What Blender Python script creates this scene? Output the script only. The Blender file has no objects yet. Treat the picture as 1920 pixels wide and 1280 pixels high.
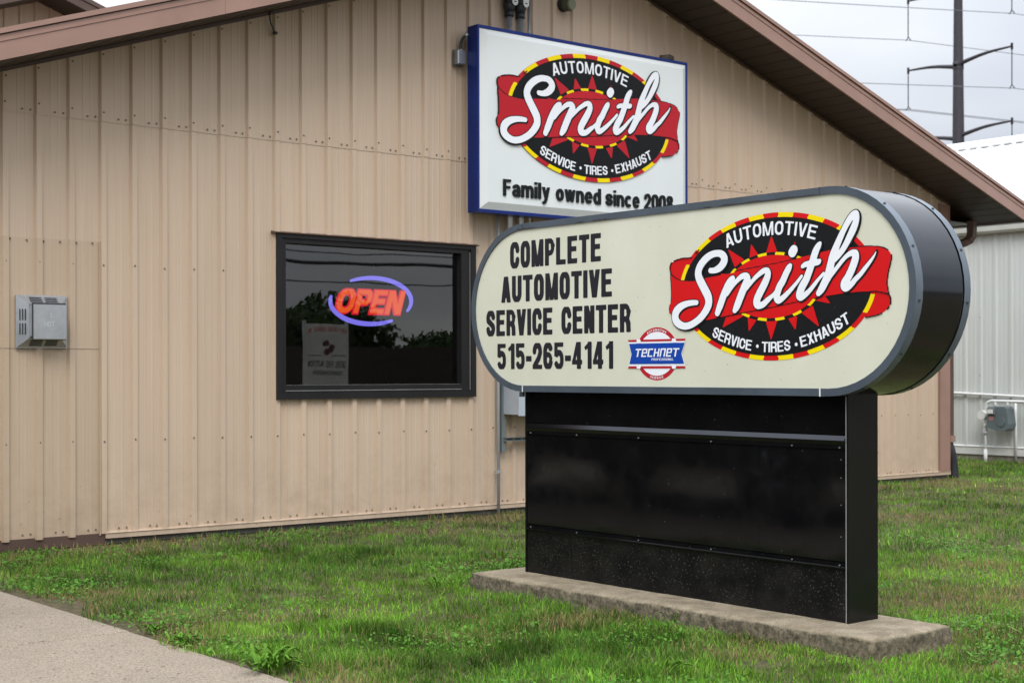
import bpy, math, random
import numpy as np
from mathutils import Matrix, Vector
random.seed(7); rng = np.random.default_rng(11)
S = bpy.context.scene
COL = S.collection

# ------------------------------------------------------------------ camera
# world frame: X runs along the gable wall, Y runs into the building, Z up; wall plane at Y = 9.79
YAW, ROLL, EYE = math.radians(50.808), -0.00148, 1.19
F = Vector((math.cos(YAW), math.sin(YAW), 0)); R0 = Vector((math.sin(YAW), -math.cos(YAW), 0)); U0 = Vector((0, 0, 1))
Rr = R0*math.cos(ROLL)+U0*math.sin(ROLL); Ur = -R0*math.sin(ROLL)+U0*math.cos(ROLL)
cam = bpy.data.cameras.new('camera'); camo = bpy.data.objects.new('camera', cam); COL.objects.link(camo)
cam.lens = 52.45; cam.sensor_width = 36; cam.shift_y = 0.0293; cam.clip_start = 0.05; cam.clip_end = 3000
M = Matrix.Identity(4)
for i in range(3):
    M[i][0] = Rr[i]; M[i][1] = Ur[i]; M[i][2] = -F[i]
M[2][3] = EYE
camo.matrix_world = M
cam.dof.use_dof = True; cam.dof.focus_distance = 7.4; cam.dof.aperture_fstop = 6.3
S.camera = camo

# ------------------------------------------------------------------ sky, sun, exposure
SUN = Vector((-0.45, -0.55, 0.72)).normalized()      # towards the bright part of the overcast
elev = math.asin(SUN.z); az = math.atan2(SUN.x, SUN.y)
W = bpy.data.worlds.new("World"); S.world = W; W.use_nodes = True
nt = W.node_tree; nt.nodes.clear()
def wn(t, **k):
    n = nt.nodes.new(t)
    for a, b in k.items(): setattr(n, a, b)
    return n
out = wn('ShaderNodeOutputWorld'); mixs = wn('ShaderNodeMixShader'); mixs.inputs[0].default_value = 0.93
sky = wn('ShaderNodeTexSky', sky_type='NISHITA', sun_disc=False, sun_elevation=elev, sun_rotation=az)
b1 = wn('ShaderNodeBackground'); b1.inputs[1].default_value = 0.1
nt.links.new(sky.outputs[0], b1.inputs[0])
b2 = wn('ShaderNodeBackground'); b2.inputs[1].default_value = 1.0
tc = wn('ShaderNodeTexCoord'); sep = wn('ShaderNodeSeparateXYZ'); nt.links.new(tc.outputs['Generated'], sep.inputs[0])
# cloud deck: project the view direction on a plane overhead so clouds stretch towards the horizon
addz = wn('ShaderNodeMath', operation='ADD'); addz.inputs[1].default_value = 0.22; nt.links.new(sep.outputs[2], addz.inputs[0])
dv = wn('ShaderNodeVectorMath', operation='DIVIDE'); comb = wn('ShaderNodeCombineXYZ')
for i in range(3): nt.links.new(addz.outputs[0], comb.inputs[i])
nt.links.new(tc.outputs['Generated'], dv.inputs[0]); nt.links.new(comb.outputs[0], dv.inputs[1])
mp = wn('ShaderNodeMapping'); mp.inputs['Scale'].default_value = (1.0, 1.0, 0.0); mp.inputs['Location'].default_value = (0.9, 2.3, 0)
nt.links.new(dv.outputs[0], mp.inputs[0])
noi = wn('ShaderNodeTexNoise'); noi.inputs['Scale'].default_value = 0.75; noi.inputs['Detail'].default_value = 5; noi.inputs['Roughness'].default_value = 0.45
nt.links.new(mp.outputs[0], noi.inputs['Vector'])
rmp = wn('ShaderNodeValToRGB'); cr = rmp.color_ramp
cr.elements[0].position = 0.38; cr.elements[0].color = (0.56, 0.60, 0.69, 1)
cr.elements[1].position = 0.62; cr.elements[1].color = (0.86, 0.885, 0.91, 1)
nt.links.new(noi.outputs[0], rmp.inputs[0])
# an overcast sky is about three times brighter overhead than at the horizon
gr = wn('ShaderNodeMapRange'); gr.inputs['From Min'].default_value = 0.0; gr.inputs['From Max'].default_value = 1.0
gr.inputs['To Min'].default_value = 0.95; gr.inputs['To Max'].default_value = 5.2
pw_ = wn('ShaderNodeMath', operation='POWER'); pw_.inputs[1].default_value = 1.7; cl_ = wn('ShaderNodeMath', operation='MAXIMUM'); cl_.inputs[1].default_value = 0.0
nt.links.new(sep.outputs[2], cl_.inputs[0]); nt.links.new(cl_.outputs[0], pw_.inputs[0]); nt.links.new(pw_.outputs[0], gr.inputs[0])
vm = wn('ShaderNodeVectorMath', operation='SCALE'); nt.links.new(rmp.outputs[0], vm.inputs[0]); nt.links.new(gr.outputs[0], vm.inputs['Scale'])
nt.links.new(vm.outputs[0], b2.inputs[0])
nt.links.new(b1.outputs[0], mixs.inputs[1]); nt.links.new(b2.outputs[0], mixs.inputs[2]); nt.links.new(mixs.outputs[0], out.inputs[0])
sl = bpy.data.lights.new('sun', 'SUN'); sl.energy = 1.5; sl.angle = math.radians(25); sl.color = (1.0, 0.96, 0.9)
slo = bpy.data.objects.new('sun', sl); COL.objects.link(slo)
slo.rotation_euler = SUN.to_track_quat('Z', 'Y').to_euler(); slo.location = SUN*50
S.view_settings.view_transform = 'Standard'; S.view_settings.look = 'None'; S.view_settings.exposure = 0.0; S.view_settings.gamma = 1
S.view_settings.use_curve_mapping = False
S.cycles.max_bounces = 8; S.cycles.transparent_max_bounces = 12

# ------------------------------------------------------------------ helpers
def tag(o, label=None, cat=None, group=None, kind=None):
    if label: o['label'] = label
    if cat: o['category'] = cat
    if group: o['group'] = group
    if kind: o['kind'] = kind
    return o
def empty(name, loc, label=None, cat=None, group=None):
    o = bpy.data.objects.new(name, None); COL.objects.link(o); o.location = loc; o.empty_display_size = 0.1
    return tag(o, label, cat, group)
class MB:
    def __init__(s): s.v = []; s.f = []; s.sm = []
    def add(s, vs, fs, smooth=False):
        b = len(s.v); s.v += [tuple(v) for v in vs]; s.f += [tuple(i+b for i in f) for f in fs]; s.sm += [smooth]*len(fs); return s
    def box(s, x0, x1, y0, y1, z0, z1, bev=0.0):
        if bev <= 0:
            vs = [(x, y, z) for x in (x0, x1) for y in (y0, y1) for z in (z0, z1)]
            return s.add(vs, [(0, 1, 3, 2), (4, 6, 7, 5), (0, 4, 5, 1), (2, 3, 7, 6), (0, 2, 6, 4), (1, 5, 7, 3)])
        # chamfered box: 24 vertices
        lo = (x0, y0, z0); hi = (x1, y1, z1); vs = []; idx = {}
        for c in [(a, b, d) for a in (0, 1) for b in (0, 1) for d in (0, 1)]:
            for ax in range(3):
                p = []
                for k in range(3):
                    e = lo[k] if c[k] == 0 else hi[k]
                    if k != ax: e += bev*(1 if c[k] == 0 else -1)
                    p.append(e)
                idx[(c, ax)] = len(vs); vs.append(p)
        fs = []
        for ax in range(3):
            o1, o2 = [k for k in range(3) if k != ax]
            for sd in (0, 1):
                cs = []
                for a, b in ((0, 0), (1, 0), (1, 1), (0, 1)):
                    c = [0, 0, 0]; c[ax] = sd; c[o1] = a; c[o2] = b; cs.append(idx[(tuple(c), ax)])
                fs.append(tuple(cs))
            for a in (0, 1):
                for b in (0, 1):
                    c0 = [0, 0, 0]; c0[o1] = a; c0[o2] = b; c1 = list(c0); c1[ax] = 1
                    c0 = tuple(c0); c1 = tuple(c1)
                    fs.append((idx[(c0, o1)], idx[(c1, o1)], idx[(c1, o2)], idx[(c0, o2)]))
        for c in [(a, b, d) for a in (0, 1) for b in (0, 1) for d in (0, 1)]:
            fs.append((idx[(c, 0)], idx[(c, 1)], idx[(c, 2)]))
        return s.add(vs, fs)
    def prism(s, poly, axis, a, b, smooth=False):
        """poly: 2-D outline (convex or star-shaped enough for an n-gon) extruded along axis between a and b"""
        n = len(poly)
        def P(p, t):
            return {0: (t, p[0], p[1]), 1: (p[0], t, p[1]), 2: (p[0], p[1], t)}[axis]
        vs = [P(p, a) for p in poly]+[P(p, b) for p in poly]
        s.add(vs, [tuple(range(n)), tuple(range(2*n-1, n-1, -1))])
        s.add(vs, [(i, (i+1) % n, n+(i+1) % n, n+i) for i in range(n)], smooth); return s
    def tube(s, pts, r, n=10, caps=True):
        pts = [Vector(p) for p in pts]; rs = r if isinstance(r, (list, tuple)) else [r]*len(pts)
        rings = []; up = None
        for i, p in enumerate(pts):
            t = (pts[min(i+1, len(pts)-1)]-pts[max(i-1, 0)]).normalized()
            if up is None:
                up = t.orthogonal().normalized()
            up = (up-t*up.dot(t)).normalized(); sd = t.cross(up)
            rings.append([p+(up*math.cos(2*math.pi*k/n)+sd*math.sin(2*math.pi*k/n))*rs[i] for k in range(n)])
        vs = [v for g in rings for v in g]; fs = []
        for i in range(len(pts)-1):
            for k in range(n): fs.append((i*n+k, i*n+(k+1) % n, (i+1)*n+(k+1) % n, (i+1)*n+k))
        s.add(vs, fs, True)
        if caps:
            s.add(rings[0], [tuple(range(n))]); s.add(rings[-1], [tuple(range(n-1, -1, -1))])
        return s
    def build(s, name, mat, parent=None):
        me = bpy.data.meshes.new(name); me.from_pydata(s.v, [], s.f); me.validate()
        if len(me.polygons) == len(s.sm): me.polygons.foreach_set('use_smooth', s.sm)
        me.materials.append(mat)
        import bmesh
        bm = bmesh.new(); bm.from_mesh(me); bmesh.ops.remove_doubles(bm, verts=bm.verts, dist=1e-6)
        bmesh.ops.recalc_face_normals(bm, faces=bm.faces); bm.to_mesh(me); bm.free()
        o = bpy.data.objects.new(name, me); COL.objects.link(o)
        if parent:
            o.parent = parent
            pl = Vector(parent.location)
            q = parent.parent
            while q: pl += Vector(q.location); q = q.parent
            o.location = -pl
        return o
def box(name, mat, parent, *a, bev=0.0): return MB().box(*a, bev=bev).build(name, mat, parent)

# ------------------------------------------------------------------ materials
class NT:
    def __init__(s, name):
        s.m = bpy.data.materials.new(name); s.m.use_nodes = True; s.t = s.m.node_tree
        s.p = s.t.nodes['Principled BSDF']; s.out = s.t.nodes['Material Output']
    def n(s, t, **k):
        x = s.t.nodes.new(t)
        for a, b in k.items():
            if a.startswith('i_'):
                x.inputs[a[2:].replace('_', ' ')].default_value = b
            else: setattr(x, a, b)
        return x
    def l(s, a, b): s.t.links.new(a, b)
    def coord(s, scale=(1, 1, 1), which='Object'):
        c = s.n('ShaderNodeTexCoord'); m = s.n('ShaderNodeMapping'); m.inputs['Scale'].default_value = scale
        s.l(c.outputs[which], m.inputs[0]); return m.outputs[0]
    def noise(s, scale, detail=3, rough=.5, vec=None):
        x = s.n('ShaderNodeTexNoise'); x.inputs['Scale'].default_value = scale; x.inputs['Detail'].default_value = detail
        x.inputs['Roughness'].default_value = rough
        if vec is not None: s.l(vec, x.inputs['Vector'])
        return x.outputs[0]
    def ramp(s, fac, stops):
        x = s.n('ShaderNodeValToRGB'); e = x.color_ramp.elements
        while len(e) < len(stops): e.new(0.5)
        for k, (p, c) in zip(e, stops): k.position = p; k.color = (*c, 1) if len(c) == 3 else c
        s.l(fac, x.inputs[0]); return x.outputs[0]
    def mix(s, fac, a, b, mode='MIX'):
        x = s.n('ShaderNodeMix', data_type='RGBA', blend_type=mode)
        for sock, v in ((x.inputs[0], fac), (x.inputs[6], a), (x.inputs[7], b)):
            if isinstance(v, (int, float)): sock.default_value = v
            elif isinstance(v, tuple): sock.default_value = (*v, 1)
            else: s.l(v, sock)
        return x.outputs[2]
    def bump(s, h, strength=.3, dist=.01):
        x = s.n('ShaderNodeBump'); x.inputs['Strength'].default_value = strength; x.inputs['Distance'].default_value = dist
        s.l(h, x.inputs['Height']); s.l(x.outputs[0], s.p.inputs['Normal'])
def simple(name, col, rough=.5, metal=0.0, var=.12, vscale=3.0, bump=0.0, bscale=60, spec=.5, coat=0.0):
    k = NT(name); v = k.coord()
    c2 = tuple(max(0, x*(1-var*2)) for x in col)
    col_s = k.mix(k.ramp(k.noise(vscale, 4, .6, v), [(.3, (0, 0, 0)), (.7, (1, 1, 1))]), c2, tuple(col))
    k.l(col_s, k.p.inputs['Base Color'])
    k.p.inputs['Roughness'].default_value = rough; k.p.inputs['Metallic'].default_value = metal
    k.p.inputs['Specular IOR Level'].default_value = spec; k.p.inputs['Coat Weight'].default_value = coat
    if bump: k.bump(k.noise(bscale, 3, .6, v), bump, .004)
    return k.m

def siding_mat(name, base, rust=True, rough=.42):
    k = NT(name); v = k.coord()
    oi = k.n('ShaderNodeObjectInfo')
    big = k.noise(.8, 4, .55, v)
    strk = k.noise(1.0, 5, .6, k.coord((17, 17, .5)))
    c = k.mix(k.ramp(big, [(.3, (0, 0, 0)), (.7, (1, 1, 1))]), tuple(x*.93 for x in base), base)
    c = k.mix(k.ramp(strk, [(.42, (0, 0, 0)), (.66, (.30, .30, .30))]), c, tuple(x*f for x, f in zip(base, (.80, .73, .66))))
    rv = k.ramp(oi.outputs['Random'], [(0, (.965, .965, .965)), (1, (1.03, 1.02, 1.01))])
    c = k.mix(1.0, c, rv, 'MULTIPLY')
    if rust:
        g = k.n('ShaderNodeNewGeometry'); sp = k.n('ShaderNodeSeparateXYZ'); k.l(g.outputs['Position'], sp.inputs[0])
        lowz = k.ramp(sp.outputs[2], [(.0, (1, 1, 1)), (.75, (0, 0, 0))])
        sp1 = k.ramp(k.noise(38, 2, .5, v), [(.70, (0, 0, 0)), (.735, (1, 1, 1))])
        c = k.mix(k.mix(1.0, sp1, k.ramp(lowz, [(0, (0, 0, 0)), (1, (.8, .8, .8))]), 'MULTIPLY'), c, (.22, .12, .07))
        dirt = k.ramp(k.noise(7, 4, .7, v), [(.40, (0, 0, 0)), (.72, (.42, .42, .42))])
        c = k.mix(k.mix(1.0, dirt, lowz, 'MULTIPLY'), c, (.28, .2, .13))
    k.l(c, k.p.inputs['Base Color']); k.p.inputs['Roughness'].default_value = rough
    k.p.inputs['Specular IOR Level'].default_value = .35
    k.bump(k.noise(1.6, 3, .5, k.coord((1, 1, .35))), .8, .016)
    return k.m
TAN = siding_mat('tan_siding_paint', (.55, .428, .320))
TAN2 = siding_mat('tan_patch_paint', (.495, .385, .28))
TANR = siding_mat('tan_rear_siding', (.47, .36, .255), rust=False)
GREY = siding_mat('pale_grey_siding', (.60, .63, .61), rust=False)
BROWN = simple('brown_metal_trim', (.33, .195, .150), .42, var=.1, vscale=2.5, bump=.15, bscale=3)
BROWN_D = simple('dark_brown_trim', (.10, .058, .045), .5, var=.12)
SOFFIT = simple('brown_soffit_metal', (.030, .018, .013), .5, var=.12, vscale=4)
ROOFM = simple('brown_roof_metal', (.15, .09, .07), .4)
WHITE_ROOF = simple('white_roof_metal', (.86, .87, .88), .35, var=.03)
WHITE = simple('white_paint', (.74, .75, .73), .4, var=.06, vscale=8)
CREAM = simple('gutter_cream', (.52, .52, .47), .45, var=.08)
GUT_D = simple('gutter_shadow_grey', (.20, .22, .20), .5, var=.08)
BLACKF = simple('window_frame_bronze', (.016, .015, .016), .42, var=.15, spec=.25)
GASKET = simple('grey_gasket', (.30, .30, .29), .45, var=.1)
SCREW = simple('screw_zinc', (.20, .16, .12), .45, .3)
GALV = simple('galvanised_steel', (.66, .69, .72), .3, .75, var=.15, vscale=25)
GALV_P = simple('painted_grey_steel', (.42, .465, .515), .4, .1, var=.08)
STRUTG = simple('grey_strut_steel', (.24, .27, .27), .45, .5, var=.15)
DARKM = simple('dark_cast_metal', (.05, .055, .06), .5, .3, var=.2)
VENTM = simple('vent_stainless', (.56, .58, .60), .33, .8, var=.08, vscale=14)
VENTD = simple('vent_dark_slot', (.03, .033, .036), .6)
BLUE = simple('blue_sign_enamel', (.004, .022, .17), .3, var=.15, vscale=2, spec=.25)
WFACE = simple('white_sign_face', (.70, .735, .73), .35, var=.03, vscale=1.5, bump=.06, bscale=2)
FRAMEC = simple('slate_blue_frame', (.062, .082, .105), .38, var=.14, vscale=6)
FLANGE = simple('slate_flange', (.11, .14, .17), .3, var=.14, vscale=6)
V_RED = simple('vinyl_red', (.62, .006, .008), .4, var=.04, spec=.15)
V_RED2 = simple('vinyl_red_aged', (.46, .015, .025), .4, var=.04, spec=.15)
V_YEL = simple('vinyl_yellow', (.86, .66, .0), .4, var=.03, spec=.15)
V_WHT = simple('vinyl_white', (.80, .82, .86), .4, var=.02, spec=.15)
V_BLU = simple('vinyl_blue', (.006, .055, .36), .4, var=.03, spec=.15)
V_TXT = simple('vinyl_charcoal', (.018, .018, .024), .42, var=.05, spec=.15)
L_BLK = simple('raised_letter_black', (.010, .012, .013), .3, var=.05, spec=.15)
def speck(name, base, spk, scale, lo, hi, rough, dirt=0.0):
    k = NT(name); v = k.coord()
    sp = k.ramp(k.noise(scale, 1, .5, v), [(lo, (0, 0, 0)), (hi, (1, 1, 1))])
    sm = k.ramp(k.noise(6, 4, .7, v), [(.4, (0, 0, 0)), (.8, (1, 1, 1))])
    pat = k.ramp(k.noise(3.2, 5, .65, v), [(.36, (.12, .12, .12)), (.62, (1, 1, 1))])
    c = k.mix(k.mix(1.0, sp, pat, 'MULTIPLY'), base, spk)
    if dirt: c = k.mix(k.mix(1.0, sm, (dirt, dirt, dirt), 'MULTIPLY'), c, (.10, .085, .065))
    k.l(c, k.p.inputs['Base Color'])
    r = k.n('ShaderNodeMapRange'); k.l(sm, r.inputs[0]); r.inputs['To Min'].default_value = rough; r.inputs['To Max'].default_value = rough+.12
    k.l(r.outputs[0], k.p.inputs['Roughness']); return k.m
V_BLK = speck('vinyl_black', (.006, .007, .008), (.10, .10, .10), 150, .72, .76, .4)
V_BLK.node_tree.nodes['Principled BSDF'].inputs['Specular IOR Level'].default_value = .15
GLOSSK = speck('black_gloss_panel', (.0035, .0035, .004), (.16, .16, .15), 80, .785, .80, .05, .03)
GLOSSK.node_tree.nodes['Principled BSDF'].inputs['Specular IOR Level'].default_value = .28
_t = GLOSSK.node_tree; _p = _t.nodes['Principled BSDF']; _c = _t.nodes.new('ShaderNodeTexCoord'); _n = _t.nodes.new('ShaderNodeTexNoise'); _n.inputs['Scale'].default_value = 1.8; _n.inputs['Detail'].default_value = 1
_b = _t.nodes.new('ShaderNodeBump'); _b.inputs['Strength'].default_value = .10; _b.inputs['Distance'].default_value = .03; _t.links.new(_c.outputs['Object'], _n.inputs['Vector']); _t.links.new(_n.outputs[0], _b.inputs['Height']); _t.links.new(_b.outputs[0], _p.inputs['Normal'])
PLINTH = speck('black_panel_dusty', (.004, .004, .005), (.15, .145, .13), 130, .67, .72, .3, .12)
PLINTH.node_tree.nodes['Principled BSDF'].inputs['Specular IOR Level'].default_value = .2
DRUM = simple('dark_anodised_drum', (.070, .074, .082), .14, 1.0, var=.1, vscale=2)
# cream sign face with faint rain dirt
k = NT('cream_sign_face'); v = k.coord()
c = k.mix(k.ramp(k.noise(2.2, 4, .6, v), [(.35, (0, 0, 0)), (.7, (1, 1, 1))]), (.60, .60, .475), (.655, .65, .53))
sp = k.ramp(k.noise(70, 1, .5, v), [(.755, (0, 0, 0)), (.78, (.7, .7, .7))]); c = k.mix(sp, c, (.22, .2, .15))
k.l(c, k.p.inputs['Base Color']); k.p.inputs['Roughness'].default_value = .33; k.bump(k.noise(1.5, 2, .5, v), .08, .02)
CREAMF = k.m
# concrete slab with weathered sides
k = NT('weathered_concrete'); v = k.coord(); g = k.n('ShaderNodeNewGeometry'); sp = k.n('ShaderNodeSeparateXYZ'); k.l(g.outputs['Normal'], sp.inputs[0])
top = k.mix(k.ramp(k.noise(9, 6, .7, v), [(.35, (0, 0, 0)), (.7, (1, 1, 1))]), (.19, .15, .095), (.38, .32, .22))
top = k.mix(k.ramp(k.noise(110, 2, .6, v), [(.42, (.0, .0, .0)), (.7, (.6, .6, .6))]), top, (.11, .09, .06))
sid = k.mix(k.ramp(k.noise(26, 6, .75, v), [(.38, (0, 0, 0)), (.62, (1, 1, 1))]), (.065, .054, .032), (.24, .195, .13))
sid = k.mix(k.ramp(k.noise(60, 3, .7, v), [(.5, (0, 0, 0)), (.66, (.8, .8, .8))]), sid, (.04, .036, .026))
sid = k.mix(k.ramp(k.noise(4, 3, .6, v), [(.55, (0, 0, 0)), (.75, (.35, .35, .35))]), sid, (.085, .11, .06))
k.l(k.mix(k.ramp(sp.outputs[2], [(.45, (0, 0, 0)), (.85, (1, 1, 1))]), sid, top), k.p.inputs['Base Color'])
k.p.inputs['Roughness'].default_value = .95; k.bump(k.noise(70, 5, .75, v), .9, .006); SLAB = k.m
# sidewalk
k = NT('path_concrete'); v = k.coord()
c = k.mix(k.ramp(k.noise(1.6, 5, .6, v), [(.3, (0, 0, 0)), (.7, (1, 1, 1))]), (.26, .21, .152), (.33, .268, .198))
c = k.mix(k.ramp(k.noise(120, 3, .7, v), [(.46, (0, 0, 0)), (.60, (.9, .9, .9))]), c, (.13, .105, .075))
c = k.mix(k.ramp(k.noise(3.5, 6, .7, v), [(.42, (0, 0, 0)), (.7, (.35, .35, .35))]), c, (.17, .135, .095))
c = k.mix(k.ramp(k.noise(95, 1, .5, v), [(.62, (0, 0, 0)), (.70, (.55, .55, .55))]), c, (.38, .34, .28))
k.l(c, k.p.inputs['Base Color']); k.p.inputs['Roughness'].default_value = .9; k.bump(k.noise(190, 3, .7, v), .5, .003); PATH = k.m
k = NT('soil_thatch'); v = k.coord()
c = k.mix(k.ramp(k.noise(18, 6, .75, v), [(.35, (0, 0, 0)), (.65, (1, 1, 1))]), (.050, .042, .020), (.15, .115, .055))
k.l(c, k.p.inputs['Base Color']); k.p.inputs['Roughness'].default_value = 1; k.bump(k.noise(60, 4, .7, v), 1, .02); SOIL = k.m
ASPH = simple('asphalt', (.055, .054, .052), .9, var=.15, vscale=1.2, bump=.4, bscale=120)
def emit(name, col, st):
    k = NT(name); e = k.n('ShaderNodeEmission'); e.inputs[0].default_value = (*col, 1); e.inputs[1].default_value = st
    k.l(e.outputs[0], k.out.inputs[0]); return k.m
NEON_R = emit('lit_red_tube', (1.0, .12, .022), 1.05); NEON_R2 = emit('lit_red_halo_tube', (1.0, .008, .05), .85); NEON_B = emit('lit_blue_tube', (.25, .21, 1.0), 1.1)
# window glass: sees in and reflects the street
k = NT('tinted_window_glass'); fr = k.n('ShaderNodeFresnel'); fr.inputs[0].default_value = 2.05
ms = k.n('ShaderNodeMixShader'); tr = k.n('ShaderNodeBsdfTransparent'); tr.inputs[0].default_value = (.80, .82, .80, 1)
gl = k.n('ShaderNodeBsdfGlossy'); gl.inputs['Roughness'].default_value = .0; gl.inputs[0].default_value = (1, 1, .96, 1)
nz = k.n('ShaderNodeBump'); nz.inputs['Strength'].default_value = .02; nz.inputs['Distance'].default_value = .02
k.l(k.noise(2.2, 1, .4, k.coord()), nz.inputs['Height']); k.l(nz.outputs[0], gl.inputs['Normal'])
k.l(fr.outputs[0], ms.inputs[0]); k.l(tr.outputs[0], ms.inputs[1]); k.l(gl.outputs[0], ms.inputs[2]); k.l(ms.outputs[0], k.out.inputs[0]); GLASS = k.m
ROOM = simple('dim_room_wall', (.10, .095, .085), .8)

# ------------------------------------------------------------------ outline machinery for lettering and emblems
def seg_field(X, Y, a, b, ra, rb, butt_a=False, butt_b=False):
    ax, ay = a; bx, by = b; dx, dy = bx-ax, by-ay; L = math.hypot(dx, dy)
    if L < 1e-7: return np.full(X.shape, -9.0)
    ux, uy = dx/L, dy/L
    t = (X-ax)*ux+(Y-ay)*uy; s = -(X-ax)*uy+(Y-ay)*ux
    tc_ = np.clip(t, 0, L); r = ra+(rb-ra)*tc_/L
    f = r-np.hypot(t-tc_, s)
    if butt_a: f = np.minimum(f, t)
    if butt_b: f = np.minimum(f, L-t)
    return f
def stroke_field(X, Y, pts, wid, butt=True):
    f = np.full(X.shape, -9.0); n = len(pts)
    for i in range(n-1):
        ra, rb = (wid[i], wid[i+1]) if isinstance(wid, (list, tuple, np.ndarray)) else (wid, wid)
        f = np.maximum(f, seg_field(X, Y, pts[i], pts[i+1], ra, rb, butt and i == 0, butt and i == n-2))
    return f
def poly_field(X, Y, P):
    P = np.array(P, float); n = len(P); d = np.full(X.shape, 9.0); ins = np.zeros(X.shape, bool)
    for i in range(n):
        a = P[i]; b = P[(i+1) % n]; e = b-a; L2 = e@e
        if L2 < 1e-12: continue
        t = np.clip(((X-a[0])*e[0]+(Y-a[1])*e[1])/L2, 0, 1)
        d = np.minimum(d, np.hypot(X-a[0]-t*e[0], Y-a[1]-t*e[1]))
        c = ((a[1] > Y) != (b[1] > Y))
        if a[1] != b[1]: c &= X < (b[0]-a[0])*(Y-a[1])/(b[1]-a[1])+a[0]
        ins ^= c
    return np.where(ins, d, -d)
def smooth_path(pts, sub=6):
    P = np.array(pts, float); out_ = []
    for i in range(len(P)-1):
        p0 = P[max(i-1, 0)]; p1 = P[i]; p2 = P[i+1]; p3 = P[min(i+2, len(P)-1)]
        for k_ in range(sub):
            t = k_/sub
            out_.append(.5*((2*p1)+(p2-p0)*t+(2*p0-5*p1+4*p2-p3)*t*t+(3*p1-p0-3*p2+p3)*t**3))
    out_.append(P[-1]); return np.array(out_)
def grid(x0, x1, y0, y1, h):
    xs = np.arange(x0, x1+h, h); ys = np.arange(y0, y1+h, h); return xs, ys, *np.meshgrid(xs, ys)
def field_mesh(mb, xs, ys, Fd, fn, depth=0.0):
    """turns the region Fd > 0 into flat faces; fn(x, y, h) gives the 3-D point at height h over the face"""
    ny, nx = Fd.shape; I = Fd > 0; cs = I[:-1, :-1].astype(int)+I[:-1, 1:]+I[1:, 1:]+I[1:, :-1]
    for j in range(ny-1):
        row = cs[j]; i = 0
        nz_ = np.nonzero(row)[0]
        if len(nz_) == 0: continue
        i = nz_[0]; end = nz_[-1]
        while i <= end:
            if row[i] == 0: i += 1; continue
            if row[i] == 4:
                i2 = i
                while i2+1 <= end and row[i2+1] == 4: i2 += 1
                q = [(xs[i], ys[j]), (xs[i2+1], ys[j]), (xs[i2+1], ys[j+1]), (xs[i], ys[j+1])]
                mb.add([fn(x, y, depth) for x, y in q], [(0, 1, 2, 3)]); i = i2+1; continue
            cr_ = [(i, j), (i+1, j), (i+1, j+1), (i, j+1)]; poly = []; edge = []
            for a in range(4):
                c0 = cr_[a]; c1 = cr_[(a+1) % 4]; f0 = Fd[c0[1], c0[0]]; f1 = Fd[c1[1], c1[0]]
                if f0 > 0: poly.append((xs[c0[0]], ys[c0[1]]))
                if (f0 > 0) != (f1 > 0):
                    t = f0/(f0-f1); p = (xs[c0[0]]+(xs[c1[0]]-xs[c0[0]])*t, ys[c0[1]]+(ys[c1[1]]-ys[c0[1]])*t)
                    poly.append(p); edge.append(p)
            if len(poly) >= 3: mb.add([fn(x, y, depth) for x, y in poly], [tuple(range(len(poly)))])
            if depth > .002 and len(edge) >= 2:
                for e in range(0, len(edge)-1, 2):
                    a_, b_ = edge[e], edge[e+1]
                    mb.add([fn(*a_, depth), fn(*b_, depth), fn(*b_, 0), fn(*a_, 0)], [(0, 1, 2, 3)])
            i += 1
    return mb
def arcp(cx, cy, rx, ry, a0, a1, n=8):
    return [(cx+rx*math.cos(math.radians(a0+(a1-a0)*k/n)), cy+ry*math.sin(math.radians(a0+(a1-a0)*k/n))) for k in range(n+1)]
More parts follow.
